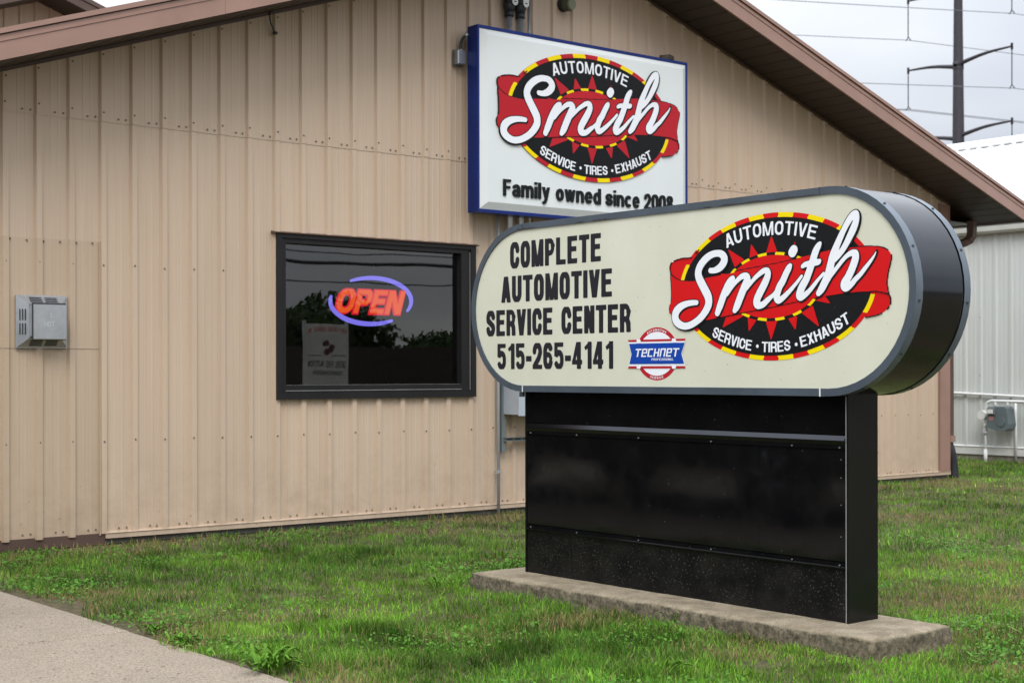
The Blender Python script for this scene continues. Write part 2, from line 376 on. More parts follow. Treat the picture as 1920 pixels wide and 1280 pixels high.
def glyph(ch, w, t, th):
    """strokes of a grotesque letter in a cell w wide, cap height 1; t stem, th bar thickness. Returns (list of strokes, width)"""
    x0, x1, y0, y1 = t/2, w-t/2, th/2, 1-th/2; L = []; cx = w/2; rx = (x1-x0)/2; ry = min(.30, max(.2, rx*1.25))
    H_ = lambda xa, xb, y, tt=th: L.append(([(xa, y), (xb, y)], tt/2))
    V_ = lambda x, ya, yb, tt=t: L.append(([(x, ya), (x, yb)], tt/2))
    G_ = lambda pts, tt=t: L.append((pts, tt/2))
    if ch == 'I': return [([(t/2, 0), (t/2, 1)], t/2)], t
    if ch == 'l': return [([(t/2, 0), (t/2, 1)], t/2)], t
    if ch == 'i': return [([(t/2, 0), (t/2, .73)], t/2), ([(t/2, .86), (t/2, 1)], t/2)], t
    if ch == '-': return [([(0, .40), (w*.6, .40)], th*.62)], w*.6
    if ch == '.': return [([(0, t*.5), (t, t*.5)], t*.5)], t
    if ch == '·': return [([(t*.4, .42), (t*.4+.001, .42)], t*.62)], t
    if ch in 'EFL':
        V_(x0, 0, 1); 
        if ch != 'F': H_(0, w*.96, y0)
        if ch != 'L': H_(0, w*.96, y1); H_(0, w*.88, .53)
    elif ch in 'TJ':
        if ch == 'T': V_(cx, 0, 1); H_(0, w, y1)
        else: G_([(x1, 1)]+arcp(cx, y0+ry, rx, ry, 0, -180)+[(x0, .36)])
    elif ch == 'H': V_(x0, 0, 1); V_(x1, 0, 1); H_(0, w, .53)
    elif ch == 'N': V_(x0, 0, 1); V_(x1, 0, 1); G_([(x0-.02, 1.1), (x1+.02, -.1)], t*1.0)
    elif ch == 'M':
        w = w*1.28; x1 = w-t/2; cx = w/2
        V_(x0, 0, 1, t*.92); V_(x1, 0, 1, t*.92); G_([(x0+.02, 1.1), (cx, -.09)], t*.78); G_([(x1-.02, 1.1), (cx, -.09)], t*.78)
    elif ch == 'A': G_([(x0-.02, -.1), (cx, 1.06)], t); G_([(x1+.02, -.1), (cx, 1.06)], t); H_(w*.22, w*.78, .27)
    elif ch == 'V': G_([(x0-.02, 1.1), (cx, -.06)], t); G_([(x1+.02, 1.1), (cx, -.06)], t)
    elif ch == 'X': G_([(x0, -.1), (x1, 1.1)], t); G_([(x0, 1.1), (x1, -.1)], t)
    elif ch == 'U': G_([(x0, 1)]+arcp(cx, y0+ry, rx, ry, 180, 360)+[(x1, 1)])
    elif ch in 'O0': G_([(x0, .5)]+arcp(cx, y0+ry, rx, ry, 180, 360)+arcp(cx, y1-ry, rx, ry, 0, 180)+[(x0, .5)])
    elif ch == 'C': G_([(x1, .35)]+arcp(cx, y0+ry, rx, ry, 360, 180)+arcp(cx, y1-ry, rx, ry, 180, 0)+[(x1, .65)])
    elif ch == 'G': G_([(x1, .5)]+arcp(cx, y0+ry, rx, ry, 360, 180)+arcp(cx, y1-ry, rx, ry, 180, 0)+[(x1, .68)]); H_(cx, w, .47)
    elif ch == 'D': V_(x0, 0, 1); G_([(x0, y1)]+[(x0+rx*.6, y1)]+arcp(x1-rx, y1-ry, rx, ry, 90, 0)+arcp(x1-rx, y0+ry, rx, ry, 0, -90)+[(x0, y0)])
    elif ch in 'PRB':
        V_(x0, 0, 1); r2 = (y1-.46)/2
        G_([(x0, y1), (x1-r2*.75, y1)]+arcp(x1-r2*.75, y1-r2, r2*.75, r2, 90, -90)+[(x0, .46)], th*1.05)
        if w > t*2.6 or True: V_(x1, .72-.06, .72+.06)
        if ch == 'R': G_([(x1-t*.35, .45), (x1-t*.05, .30), (x1, 0)])
        if ch == 'B': r3 = (.46-y0)/2; G_([(x0, .46), (x1-r3*.75, .46)]+arcp(x1-r3*.75, .46-r3, r3*.75, r3, 90, -90)+[(x0, y0)])
    elif ch in 'Ss':
        k_ = 1.0 if ch == 'S' else .74; rr = ry*.9*k_
        pts = [(x1, .70*k_)]+arcp(cx, (1*k_-th/2)-rr, rx, rr, 10, 180, 7)+[(x0+.02, .60*k_), (cx, .50*k_), (x1-.02, .38*k_)]+arcp(cx, y0+rr, rx, rr, 0, -170, 7)+[(x0, .30*k_)]
        G_(pts)
    elif ch == '1': V_(w*.62, 0, 1); G_([(w*.62, .93), (w*.15, .74)], th*.9); w = w*.62+t/2
    elif ch == '2': G_([(x0, .66), (x0, .70)]+arcp(cx, y1-ry, rx, ry, 180, 0)+[(x1, .62), (x1-rx*.5, .42), (x0+.03, .14), (x0, 0)]); H_(0, w, y0)
    elif ch == '4': V_(w*.68, 0, 1); H_(0, w, .25); G_([(w*.60, 1.05), (x0*.8, .25)], t*.75)
    elif ch == '5': H_(w*.06, w*.95, y1); V_(x0+.005, .47, 1, t*.86); G_([(x0+.01, .535)]+arcp(cx, .40, rx, .215, 135, 0, 6)+arcp(cx, y0+.20, rx, .20, 0, -172, 8), t*.92)
    elif ch == '6': G_(arcp(cx, y1-ry, rx, ry, 8, 180)+arcp(cx, y0+ry, rx, ry, 180, 360)); G_(arcp(cx, .34, rx, .21, 0, 170), t*.8)
    elif ch == '8': G_(arcp(cx, .28, rx, .28-y0, 0, 360, 18)); G_(arcp(cx, .74, rx*.92, y1-.74, 0, 360, 18))
    elif ch == '3': G_([(x0, .7)]+arcp(cx, .75, rx, y1-.75, 170, -80, 8)+arcp(cx, .28, rx, .28-y0, 80, -180, 9))
    elif ch in 'oe':
        r2 = (.74-th)/2; yc = .37
        if ch == 'o': G_(arcp(cx, yc, rx, r2, 0, 360, 18))
        else: G_(arcp(cx, yc, rx, r2, -35, -360, 18)); H_(x0, w-.01, .37, th*.8)
    elif ch == 'c': G_(arcp(cx, .37, rx, (.74-th)/2, 40, 320, 16))
    elif ch in 'ad':
        G_(arcp(cx, .37 if ch == 'd' else .22, rx, (.74-th)/2 if ch == 'd' else .22-y0, 0, 360, 18))
        if ch == 'd': V_(x1, 0, 1)
        else: G_([(x1, 0)]+arcp(cx, .74-th/2-.2, rx, .2, 0, 165, 8))
    elif ch in 'mn':
        V_(x0, 0, .74)
        if ch == 'n': G_([(x0, .45)]+arcp(cx, .74-th/2-.2, rx, .2, 170, 0, 8)+[(x1, 0)])
        else:
            w = w*1.55; x1 = w-t/2; c3 = w/2; q = (c3-x0)/2
            G_([(x0, .45)]+arcp(x0+q, .74-th/2-.18, q, .18, 170, 0, 8)+[(c3, 0)]); G_([(c3, .45)]+arcp(c3+q, .74-th/2-.18, q, .18, 170, 0, 8)+[(x1, 0)])
    elif ch == 'y': G_([(x0-.01, .80), (cx+.02, .02)], t*.95); G_([(x1+.01, .80), (cx, 0), (cx-.08, -.18), (x0-.06, -.22)], t*.95)
    elif ch == 'w':
        w = w*1.35; 
        for a, b in ((.1, .3), (.5, .3), (.5, .7), (.9, .7)): G_([(w*a, .80), (w*b, -.06)], t*.85)
    elif ch == 'r': V_(x0, 0, .74); G_([(x0, .5)]+arcp(w*.75, .5, w*.5, .16, 170, 80, 5))
    else: V_(x0, 0, 1)
    return L, w
GC = {}
def glyph_field(ch, w, t, th):
    key = (ch, round(w, 3), round(t, 3), round(th, 3))
    if key not in GC:
        L, ww = glyph(ch, w, t, th); h = 1/36
        xs, ys, X, Y = grid(-.12, ww+.12, -.34, 1.06, h)
        f = np.full(X.shape, -9.0)
        for pts, r in L: f = np.maximum(f, stroke_field(X, Y, pts, r, butt=not (ch == '·')))
        lo = 0.0 if ch != 'y' else -.32; hi = 1.0 if ch not in 'aonmwysce' else .76
        f = np.minimum(f, np.minimum(Y-lo, hi-Y))
        if ch in 'AVXMNw': f = np.minimum(f, np.minimum(X+.01, ww+.01-X))
        f[0, :] = f[-1, :] = -1; f[:, 0] = f[:, -1] = -1
        GC[key] = (xs, ys, f, ww)
    return GC[key]
def text_width(txt, w, t, th, gap):
    x = 0
    for ch in txt:
        x += (w*.62 if ch == ' ' else glyph_field(ch, w, t, th)[3])+gap
    return x-gap
def flat_text(mb, txt, w, t, th, gap, fn, depth, x_scale, h):
    x = 0
    for ch in txt:
        if ch == ' ': x += w*.62+gap; continue
        xs, ys, f, ww = glyph_field(ch, w, t, th)
        field_mesh(mb, xs, ys, f, lambda a, b, d, x=x: fn((a+x)*x_scale, b*h, d), depth); x += ww+gap
    return mb

def components(Fd):
    I = Fd > 0; lab = np.zeros(I.shape, int); n_ = 0; ny, nx = I.shape
    for j, i in zip(*np.nonzero(I)):
        if lab[j, i]: continue
        n_ += 1; st = [(j, i)]; lab[j, i] = n_
        while st:
            a, b = st.pop()
            for c, d in ((a+1, b), (a-1, b), (a, b+1), (a, b-1)):
                if 0 <= c < ny and 0 <= d < nx and I[c, d] and not lab[c, d]: lab[c, d] = n_; st.append((c, d))
    out_ = []
    for q in range(1, n_+1):
        m = lab == q
        if m.sum() < 3: continue
        out_.append(np.where(I & ~m, -.003, Fd))
    return out_
# emblem outlines, unit = half height of the oval
STROKES = {
'S':[(-1.118,0.277,0.0352),(-1.041,0.275,0.0394),(-0.94,0.307,0.0517),(-0.864,0.373,0.0569),(-0.851,0.437,0.0568),(-0.901,0.494,0.0499),(-0.977,0.512,0.0447),(-1.079,0.503,0.0466),(-1.182,0.462,0.0524),(-1.272,0.396,0.0554),(-1.331,0.324,0.0584),(-1.353,0.249,0.0601),(-1.331,0.172,0.0634),(-1.28,0.093,0.0643),(-1.234,0.025,0.0652),(-1.164,-0.082,0.065),(-1.148,-0.167,0.0616),(-1.168,-0.233,0.0595),(-1.222,-0.306,0.0552),(-1.307,-0.384,0.0511),(-1.418,-0.448,0.048),(-1.523,-0.486,0.0477),(-1.629,-0.495,0.048),(-1.733,-0.463,0.054),(-1.8,-0.404,0.0599),(-1.809,-0.326,0.0616),(-1.769,-0.26,0.0598),(-1.682,-0.205,0.051),(-1.575,-0.175,0.0422),(-1.469,-0.165,0.0381),(-1.384,-0.165,0.0334)],
'm1':[(-0.692,0.145,0.0386),(-0.733,0.11,0.0527),(-0.789,0.043,0.0556),(-0.865,-0.084,0.0558),(-0.931,-0.222,0.0533),(-0.985,-0.328,0.0425)],
'm2':[(-0.796,-0.087,0.013),(-0.696,0.034,0.0236),(-0.609,0.113,0.032),(-0.523,0.164,0.0383),(-0.443,0.168,0.0423),(-0.421,0.118,0.0518),(-0.453,0.06,0.0572),(-0.502,-0.025,0.0573),(-0.564,-0.143,0.0565),(-0.616,-0.242,0.0534),(-0.658,-0.301,0.0364)],
'm3':[(-0.493,-0.072,0.0127),(-0.395,0.03,0.0232),(-0.298,0.121,0.0294),(-0.214,0.177,0.0334),(-0.13,0.22,0.0364),(-0.065,0.221,0.0383),(-0.053,0.163,0.0476),(-0.095,0.075,0.0539),(-0.166,-0.031,0.0562),(-0.226,-0.119,0.0564),(-0.26,-0.2,0.0544),(-0.232,-0.247,0.047),(-0.143,-0.236,0.0416),(-0.048,-0.172,0.0362),(0.029,-0.121,0.0257),(0.117,-0.043,0.0205)],
'i':[(0.335,0.264,0.0314),(0.309,0.23,0.0446),(0.255,0.148,0.0478),(0.205,0.062,0.0490),(0.155,0.0,0.0501),(0.117,-0.079,0.0512),(0.099,-0.15,0.0487),(0.131,-0.192,0.0435),(0.21,-0.159,0.0367),(0.314,-0.083,0.0314),(0.395,-0.015,0.0262),(0.469,0.052,0.0226),(0.531,0.116,0.02)],
't':[(0.839,0.528,0.0255),(0.812,0.495,0.0413),(0.776,0.445,0.0483),(0.745,0.377,0.0509),(0.708,0.283,0.051),(0.655,0.162,0.0511),(0.603,0.06,0.0518),(0.554,-0.005,0.0539),(0.511,-0.078,0.0541),(0.489,-0.139,0.0501),(0.519,-0.169,0.041),(0.598,-0.13,0.0359),(0.677,-0.072,0.0307),(0.744,-0.009,0.0272),(0.816,0.062,0.0226),(0.899,0.132,0.0196)],
'tb':[(0.545,0.243,0.026),(0.599,0.267,0.0339),(0.711,0.278,0.0376),(0.806,0.286,0.0374),(0.836,0.303,0.0226)],
'h1':[(0.813,-0.124,0.0374),(0.866,-0.067,0.051),(0.921,0.018,0.0547),(0.97,0.094,0.0575),(0.998,0.179,0.0574),(1.025,0.273,0.0544),(1.055,0.367,0.0514),(1.112,0.475,0.0483),(1.177,0.592,0.0433),(1.231,0.683,0.0403),(1.3,0.781,0.042),(1.362,0.848,0.0428),(1.415,0.878,0.038),(1.436,0.847,0.036),(1.425,0.779,0.0436),(1.385,0.688,0.0494),(1.327,0.59,0.0467),(1.263,0.491,0.0412),(1.198,0.409,0.0385),(1.128,0.345,0.0386),(1.063,0.297,0.0388)],
'h2':[(0.976,0.059,0.0292),(1.052,0.133,0.0281),(1.128,0.207,0.027),(1.203,0.28,0.0269),(1.278,0.34,0.0287),(1.353,0.37,0.0371),(1.411,0.362,0.0456),(1.414,0.302,0.0512),(1.382,0.218,0.0523),(1.34,0.135,0.0524),(1.29,0.055,0.0526),(1.24,-0.006,0.0537),(1.23,-0.057,0.048),(1.267,-0.08,0.0393),(1.341,-0.037,0.0362),(1.416,0.033,0.0332),(1.494,0.093,0.0302),(1.573,0.173,0.0273),(1.646,0.246,0.0215),(1.708,0.318,0.013),(1.745,0.381,0.0019)],
'dot':[(0.373,0.44,0.0636),(0.398,0.471,0.0625)]}
LEFT_ROLL = [(-1.903,.258),(-1.923,.337),(-1.916,.404),(-1.855,.449),(-1.747,.476),(-1.627,.486),(-1.494,.487),(-1.337,.59),(-1.338,.115),(-1.621,.155),(-1.694,.164),(-1.801,.2)]
RIGHT_ROLL = [(1.624,-.13),(1.707,-.134),(1.82,-.151),(1.921,-.184),(1.953,-.265),(1.926,-.339),(1.839,-.404),(1.717,-.442),(1.556,-.461),(1.467,-.375),(1.572,-.208)]
BAND = [(-1.905,.268),(-1.801,.2),(-1.694,.165),(-1.621,.157),(-1.416,.149),(-1.208,.175),(-.965,.199),(-.751,.216),(-.346,.265),(.118,.316),(.452,.358),(.644,.383),(1.02,.434),(1.3,.45),(1.521,.447),(1.708,.436),(1.841,.411),(1.932,.354),(1.964,.286),(1.942,.187),(1.911,.08),(1.896,-.037),(1.901,-.071),(1.923,-.185),(1.82,-.148),(1.707,-.134),(1.468,-.13),(1.213,-.141),(.953,-.162),(.755,-.181),(.519,-.211),(.14,-.26),(-.239,-.297),(-.703,-.355),(-1.158,-.417),(-1.496,-.439),(-1.682,-.431),(-1.816,-.403),(-1.89,-.334),(-1.924,-.294),(-1.935,-.216),(-1.899,-.12),(-1.894,.025),(-1.91,.22)]
RAYS = [[(-.094,.46),(.001,.693),(.104,.46)],[(-.394,.41),(-.363,.6),(-.237,.451)],[(-.662,.298),(-.794,.56),(-.489,.397)],[(.315,.43),(.409,.586),(.443,.395)],[(-.864,.177),(-.965,.231),(-.764,.204)],[(-.104,-.46),(-.007,-.724),(.102,-.46)],[(-.426,-.391),(-.408,-.6),(-.26,-.437)],[(-.828,-.384),(-.897,-.536),(-.505,-.383),(-.554,-.337)],[(.29,-.439),(.42,-.603),(.445,-.413)],[(.513,-.366),(.817,-.565),(.71,-.28)],[(.755,-.216),(1.002,-.266),(.91,-.156)]]
EH = 0.0135
def smooth_poly(P, sub=3):
    P = np.array(P, float); n = len(P); o_ = []
    for i in range(n):
        p0, p1, p2, p3 = P[i-1], P[i], P[(i+1) % n], P[(i+2) % n]
        for k_ in range(sub):
            t = k_/sub; o_.append(.5*((2*p1)+(p2-p0)*t+(2*p0-5*p1+4*p2-p3)*t*t+(3*p1-p0-3*p2+p3)*t**3))
    return o_
_xs, _ys, _X, _Y = grid(-2.02, 2.04, -1.04, 1.04, EH)
def ellipse_f(a, b): return (1-np.hypot(_X/a, _Y/b))*b
f_oval = ellipse_f(1.733, 1.0); f_black = ellipse_f(1.665, .935)
f_lroll = poly_field(_X, _Y, LEFT_ROLL); f_rroll = poly_field(_X, _Y, RIGHT_ROLL); f_band = poly_field(_X, _Y, BAND)
f_ring = ellipse_f(.842, .466); f_sun = ellipse_f(.80, .428)
f_rays = np.full(_X.shape, -9.0)
for r_ in RAYS: f_rays = np.maximum(f_rays, poly_field(_X, _Y, r_))
f_script = np.full(_X.shape, -9.0)
for nm, pts in STROKES.items():
    P_ = smooth_path(pts, 4); f_script = np.maximum(f_script, stroke_field(_X, _Y, [tuple(p[:2]) for p in P_], list(P_[:, 2]*1.05), butt=False))
# script shadow/outline: the grown script, and the grown script moved a little right and down
def shift(f, dx, dy):
    sx, sy = int(round(dx/EH)), int(round(dy/EH)); return np.roll(np.roll(f, sx, 1), sy, 0)
f_outline = np.maximum(f_script+.013, shift(f_script, .0135, -.0135)+.011)
ang = np.degrees(np.arctan2(_Y, _X/1.733))
def seg_mask(bounds, first):
    """+1 for colour A, -1 for colour B, counted both ways from straight up and straight down"""
    off = np.minimum(np.abs(ang-90.5), np.minimum(np.abs(ang+90.5), np.abs(ang+450)))
    k_ = np.zeros(ang.shape, int)
    for b in bounds: k_ += off > b
    return (k_ % 2 == 0) if first else (k_ % 2 == 1)
red_m = seg_mask([4.4, 13.4, 22.5, 32.4, 42.3, 53.8, 66.5, 80.5], True)
blk_m = seg_mask([5.8, 17.6, 29.5, 41.5, 53.5, 65.5, 77.5], True)
LINES = [smooth_path(LEFT_ROLL[:8], 3), smooth_path(BAND[:5], 3), smooth_path(BAND[13:24], 3), smooth_path(RIGHT_ROLL[:9], 3), np.array([(-.664, .246), (.118, .316), (.452, .356)]), np.array([(-.828, -.379), (.117, -.268), (.519, -.211)]), smooth_path(BAND[35:]+BAND[:1], 3)]
def emblem(parent, fn, red, step, base):
    """fn(p, q, h): point of the emblem at height h; layers step apart. Returns the oval with its sub-parts"""
    def lay(name, f, mat, k_, par, d=None):
        for fc in components(f):
            mb = MB(); field_mesh(mb, _xs, _ys, fc, fn, base+step*k_ if d is None else d)
            o = mb.build(name, mat, par)
        return o
    em = lay('emblem', np.maximum(f_black, -9), V_BLK, 2, parent)
    body = np.maximum.reduce([f_oval, f_lroll, f_rroll, f_band]) if base > .005 else np.maximum(f_lroll, f_rroll)
    lay('ribbon_fold', body, red, 0, em)
    rim = np.minimum(f_oval, -(f_black-.001))
    lay('rim_segment', np.where(red_m, rim, -np.abs(rim)-1e-4), red, 1, em)
    lay('rim_segment', np.where(~red_m, rim, -np.abs(rim)-1e-4), V_YEL, 1, em)
    lay('sun_ray', f_rays, red, 3, em)
    rg = np.minimum(f_ring, -(f_sun-.001))
    lay('ring_segment', np.where(blk_m, rg, -np.abs(rg)-1e-4), V_BLK, 4, em)
    lay('ring_segment', np.where(~blk_m, rg, -np.abs(rg)-1e-4), V_YEL, 4, em)
    lay('sun_disc', f_sun, red, 4, em)
    lay('ribbon', f_band, red, 5, em)
    fl = np.full(_X.shape, -9.0)
    for P_ in LINES: fl = np.maximum(fl, stroke_field(_X, _Y, [tuple(p) for p in P_], .0068))
    lay('ribbon_line', fl, V_BLK, 6, em)
    # curved words
    def arc_word(txt, ua, ub, base_c, top_c, w, t, th, gap, tscale):
        tw = text_width(txt, w, t, th, gap); n_ = 0; x = 0
        bf = lambda u: base_c[0]*u*u+base_c[1]*u+base_c[2]
        # positions measured along the curve
        us = np.linspace(ua, ub, 60); zs = bf(us); s_ = np.r_[0, np.cumsum(np.hypot(np.diff(us), np.diff(zs)))]; tot = s_[-1]
        for ch in txt:
            if ch == ' ': x += w*.62+gap; continue
            xs, ys, f, ww = glyph_field(ch, w, t, th)
            sc = tot/tw; sm = (x+ww/2)*sc; u = float(np.interp(sm, s_, us)); z = bf(u); sl_ = 2*base_c[0]*u+base_c[1]
            th_ = math.atan(sl_)*1.0; hh = (top_c[0]*u*u+top_c[1]*u+top_c[2]-z)*math.cos(th_)*tscale
            ct, st = math.cos(th_), math.sin(th_)
            def g(a, b, d, ww=ww, u=u, z=z, ct=ct, st=st, hh=hh, sc=sc):
                lx = (a-ww/2)*sc; ly = b*hh; return fn(u+lx*ct-ly*st, z+lx*st+ly*ct, d)
            mb = MB(); field_mesh(mb, xs, ys, f, g, base+step*3.5); mb.build('letter', V_WHT, em); x += ww+gap
    arc_word('AUTOMOTIVE', -.815, .755, (-.196, -.0064, .6965), (-.1734, -.0118, .8809), .70, .165, .145, .10, 1.0)
    arc_word('SERVICE', -1.10, -.365, (.203, .0094, -.887), (.222, .0075, -.755), .64, .165, .145, .085, 1.06)
    arc_word('TIRES', -.175, .335, (.203, .0094, -.887), (.222, .0075, -.755), .64, .165, .145, .085, 1.06)
    arc_word('EXHAUST', .515, 1.33, (.203, .0094, -.887), (.222, .0075, -.755), .64, .165, .145, .085, 1.06)
    for cx_, cz_ in ((-.252, -.802), (.43, -.788)):
        ps = [(cx_+.024*math.cos(a*math.pi/6), cz_+.024*math.sin(a*math.pi/6)) for a in range(12)]
        MB().add([fn(p[0], p[1], base+step*3.5) for p in ps], [tuple(range(12))]).build('dot', V_WHT, em)
    lay('script_outline', f_outline, V_BLK, 7, em)
    lay('script_lettering', f_script, V_WHT, 8, em)
    return em

# ------------------------------------------------------------------ ground
g = MB(); n_ = 60
def gz(x, y): return -.006
g.add([(-400, -400, gz(0, 0)), (600, -400, 0-.006), (600, 600, -.006), (-400, 600, -.006)], [(0, 1, 2, 3)])
tag(g.build('ground', SOIL), kind='structure')
# sidewalk west of the lawn, two slabs deep with joints every 1.5 m
pw = tag(box('path', ASPH, None, -2.98, 2.90, -12, 24.0, -.14, -.008), kind='structure')
edges = [-11.6+3.0*q for q in range(12)]
for a_, b_ in zip(edges[:-1], edges[1:]):
    box('path_slab', PATH, pw, -2.0, 2.962, a_+.005, b_-.005, -.09, .004+.0015*math.sin(a_*7), bev=.006)
lot = tag(box('parking_lot', ASPH, None, -60, -3.0, -70, 40, -.20, -.015), kind='structure')
road = tag(box('road', ASPH, None, 1.5, 200, -22, -13, -.20, .002), kind='structure')

# ------------------------------------------------------------------ auto shop building
D = 9.79; UL, UR = 3.02, 14.215
def zl(u): return 3.193+.335*(u-3.615)
def zr(u): return 7.765-.3325*u
def ztop(u): return min(zl(u), zr(u))
RIDGE = (7.765-3.193+.335*3.615)/(.335+.3325); ZR = zl(RIDGE)
B = empty('auto_shop_building', (UL, D, 0), 'tan ribbed metal gabled building with brown eaves behind the freestanding sign', 'building')
PITCH = .2286; RIB0 = 3.675-.004    # right foot of a rib
def profile(u0, u1, off=0.0, amp=.023):
    pts = []
    k0 = int(math.floor((u0-RIB0)/PITCH))-1
    raw = []
    for k_ in range(k0, k0+int((u1-u0)/PITCH)+4):
        e = RIB0+k_*PITCH
        raw += [(e-.060, 0), (e-.046, amp), (e-.008, amp), (e, 0), (e+.052, 0), (e+.057, .0017), (e+.066, .0017), (e+.071, 0), (e+.105, 0), (e+.110, .0017), (e+.119, .0017), (e+.124, 0)]
    us = [r[0] for r in raw]; hs = [r[1] for r in raw]
    xs = [u0]+[u for u in us if u0+1e-4 < u < u1-1e-4]+[u1]
    return [(x, D-off-float(np.interp(x, us, hs))) for x in xs]
def sheet(name, u0, u1, z0, z1, off, mat, parent, y_shift=0.0, amp=.023):
    pr = profile(u0, u1, off, amp)
    f1 = z1 if callable(z1) else (lambda u: z1)
    ks = [0]+[k_/6 for k_ in range(1, 6)]+[1]
    vs = []; fs = []; m_ = len(ks)
    for x, y in pr:
        for k_ in ks: vs.append((x, y+y_shift, z0+(f1(x)-z0)*k_))
    for i in range(len(pr)-1):
        for j in range(m_-1): fs.append((i*m_+j, (i+1)*m_+j, (i+1)*m_+j+1, i*m_+j+1))
    return MB().add(vs, fs).build(name, mat, parent)
WU0, WU1, WZ0, WZ1 = 5.70, 7.56, .99, 2.215
ZL = 2.922
xs_ = [UL]; u = RIB0-PITCH*2-.006
while u < UR-.05:
    if u > UL+.1: xs_.append(u)
    u += PITCH*4
xs_.append(UR)
for a, b in zip(xs_[:-1], xs_[1:]):
    off = 0.0
    cuts = [(a, b)]
    segs = []
    if b > WU0 and a < WU1:
        l_, r_ = max(a, WU0), min(b, WU1)
        if a < WU0: segs.append((a, WU0, .075, ZL+.03))
        segs.append((l_, r_, .075, WZ0)); segs.append((l_, r_, WZ1, ZL+.03))
        if b > WU1: segs.append((WU1, b, .075, ZL+.03))
    else: segs.append((a, b, .075, ZL+.03))
    for s_ in segs: sheet('wall_panel', *s_, 0.0, TAN, B)
    za = min(ztop(a), ztop(b))
    if za > ZL+.05 or ztop((a+b)/2) > ZL+.05: sheet('wall_panel', a, b, ZL-.003, lambda uu: max(ztop(uu), ZL), .004, TAN, B)
# replacement sheets at the left end
sheet('patch_panel', UL+.01, 4.30, 1.349, 2.09, .006, TAN2, B)
sheet('patch_panel', UL+.01, 4.30, .066, 1.345, .004, TAN2, B)
MB().box(4.296, 4.302, D-.026, D-.001, .066, 2.09).build('patch_edge_trim', TAN2, B)
# base flashing
MB().prism([(D-.028, .042), (D-.028, .074), (D-.034, .078), (D+.01, .09), (D+.01, .042)], 0, 4.34, UR+.03).build('base_flashing', TAN, B)
MB().box(UL, 4.338, D-.012, D+.02, .0, .078).build('brown_base_board', BROWN_D, B)
# inner wall behind the sheets, with the window hole, and side and rear walls
wb = MB()
for (a, b, z0, z1) in ((UL, WU0, 0, 2.8), (WU1, UR, 0, 2.8), (WU0, WU1, 0, WZ0), (WU0, WU1, WZ1, 2.8)):
    wb.box(a+.002, b-.002, D+.004, D+.10, z0, z1)
wb.prism([(UL+.01, 2.802), (UR-.01, 2.802), (UR-.01, zr(UR)-.01), (RIDGE, ZR-.01), (UL+.01, zl(UL)-.01)], 1, D+.004, D+.10)
wb.build('inner_wall', ROOM, B)
sw = MB(); 
for k_ in range(52):
    y = D+.02+k_*PITCH
    sw.add([(UR-.01, y, .05), (UR-.01, y+.17, .05), (UR+.009, y+.184, .05), (UR+.009, y+.214, .05), (UR-.01, y+PITCH, .05), (UR-.01, y, 2.95), (UR-.01, y+.17, 2.95), (UR+.009, y+.184, 2.95), (UR+.009, y+.214, 2.95), (UR-.01, y+PITCH, 2.95)], [(i, i+1, i+6, i+5) for i in range(4)])
sw.build('side_wall', TAN, B)
box('side_wall', TAN, B, UL, UL+.05, D+.1, 21.5, .0, 3.0)
box('corner_trim', BROWN, B, 14.05, 14.215, D-.030, D-.001, .08, 3.03)
box('corner_trim', BROWN, B, 14.217, 14.235, D-.030, D+.12, .08, 3.03)
# screws
sc_m = MB()
def screw(u, z, y):
    sc_m.add([(u+.0075*math.cos(a*math.pi/3), y, z+.0075*math.sin(a*math.pi/3)) for a in range(6)]+[(u+.005*math.cos(a*math.pi/3), y-.006, z+.005*math.sin(a*math.pi/3)) for a in range(6)],
             [(5, 4, 3, 2, 1, 0)]+[(i, (i+1) % 6, 6+(i+1) % 6, 6+i) for i in range(6)]+[(6, 7, 8, 9, 10, 11)])
k_ = 0; u = RIB0-2*PITCH
while u < UR-.1:
    rt = u-.028; inwin = WU0-.03 < rt < WU1+.03
    if rt > UL+.05 and rt < 14.03:
        j = lambda: random.uniform(-.006, .006)
        if not (WU0-.25 < rt < WU1+.1): screw(rt+j(), 1.929+j(), D-.0232)
        screw(rt+j(), .716+j(), D-.0232)
        if ztop(rt) > 3.0: screw(rt+j(), 2.985+j(), D-.0272)
        screw(rt+j(), ztop(rt)-.05, D-.0272 if ztop(rt) > ZL+.05 else D-.0232)
        for q in (.09, .145):
            if u+q < 14.0:
                screw(u+q+j()*.5, .105+j()*.5, D-.004)
                if ztop(u+q) > 3.0: screw(u+q+j()*.5, 2.948+j()*.3, D-.008)
    u += PITCH
for q in np.arange(3.10, 4.29, .115): screw(q, 2.075+random.uniform(-.004, .004), D-.012 if True else 0)
tag(sc_m.build('panel_screw', SCREW, B), kind='stuff')

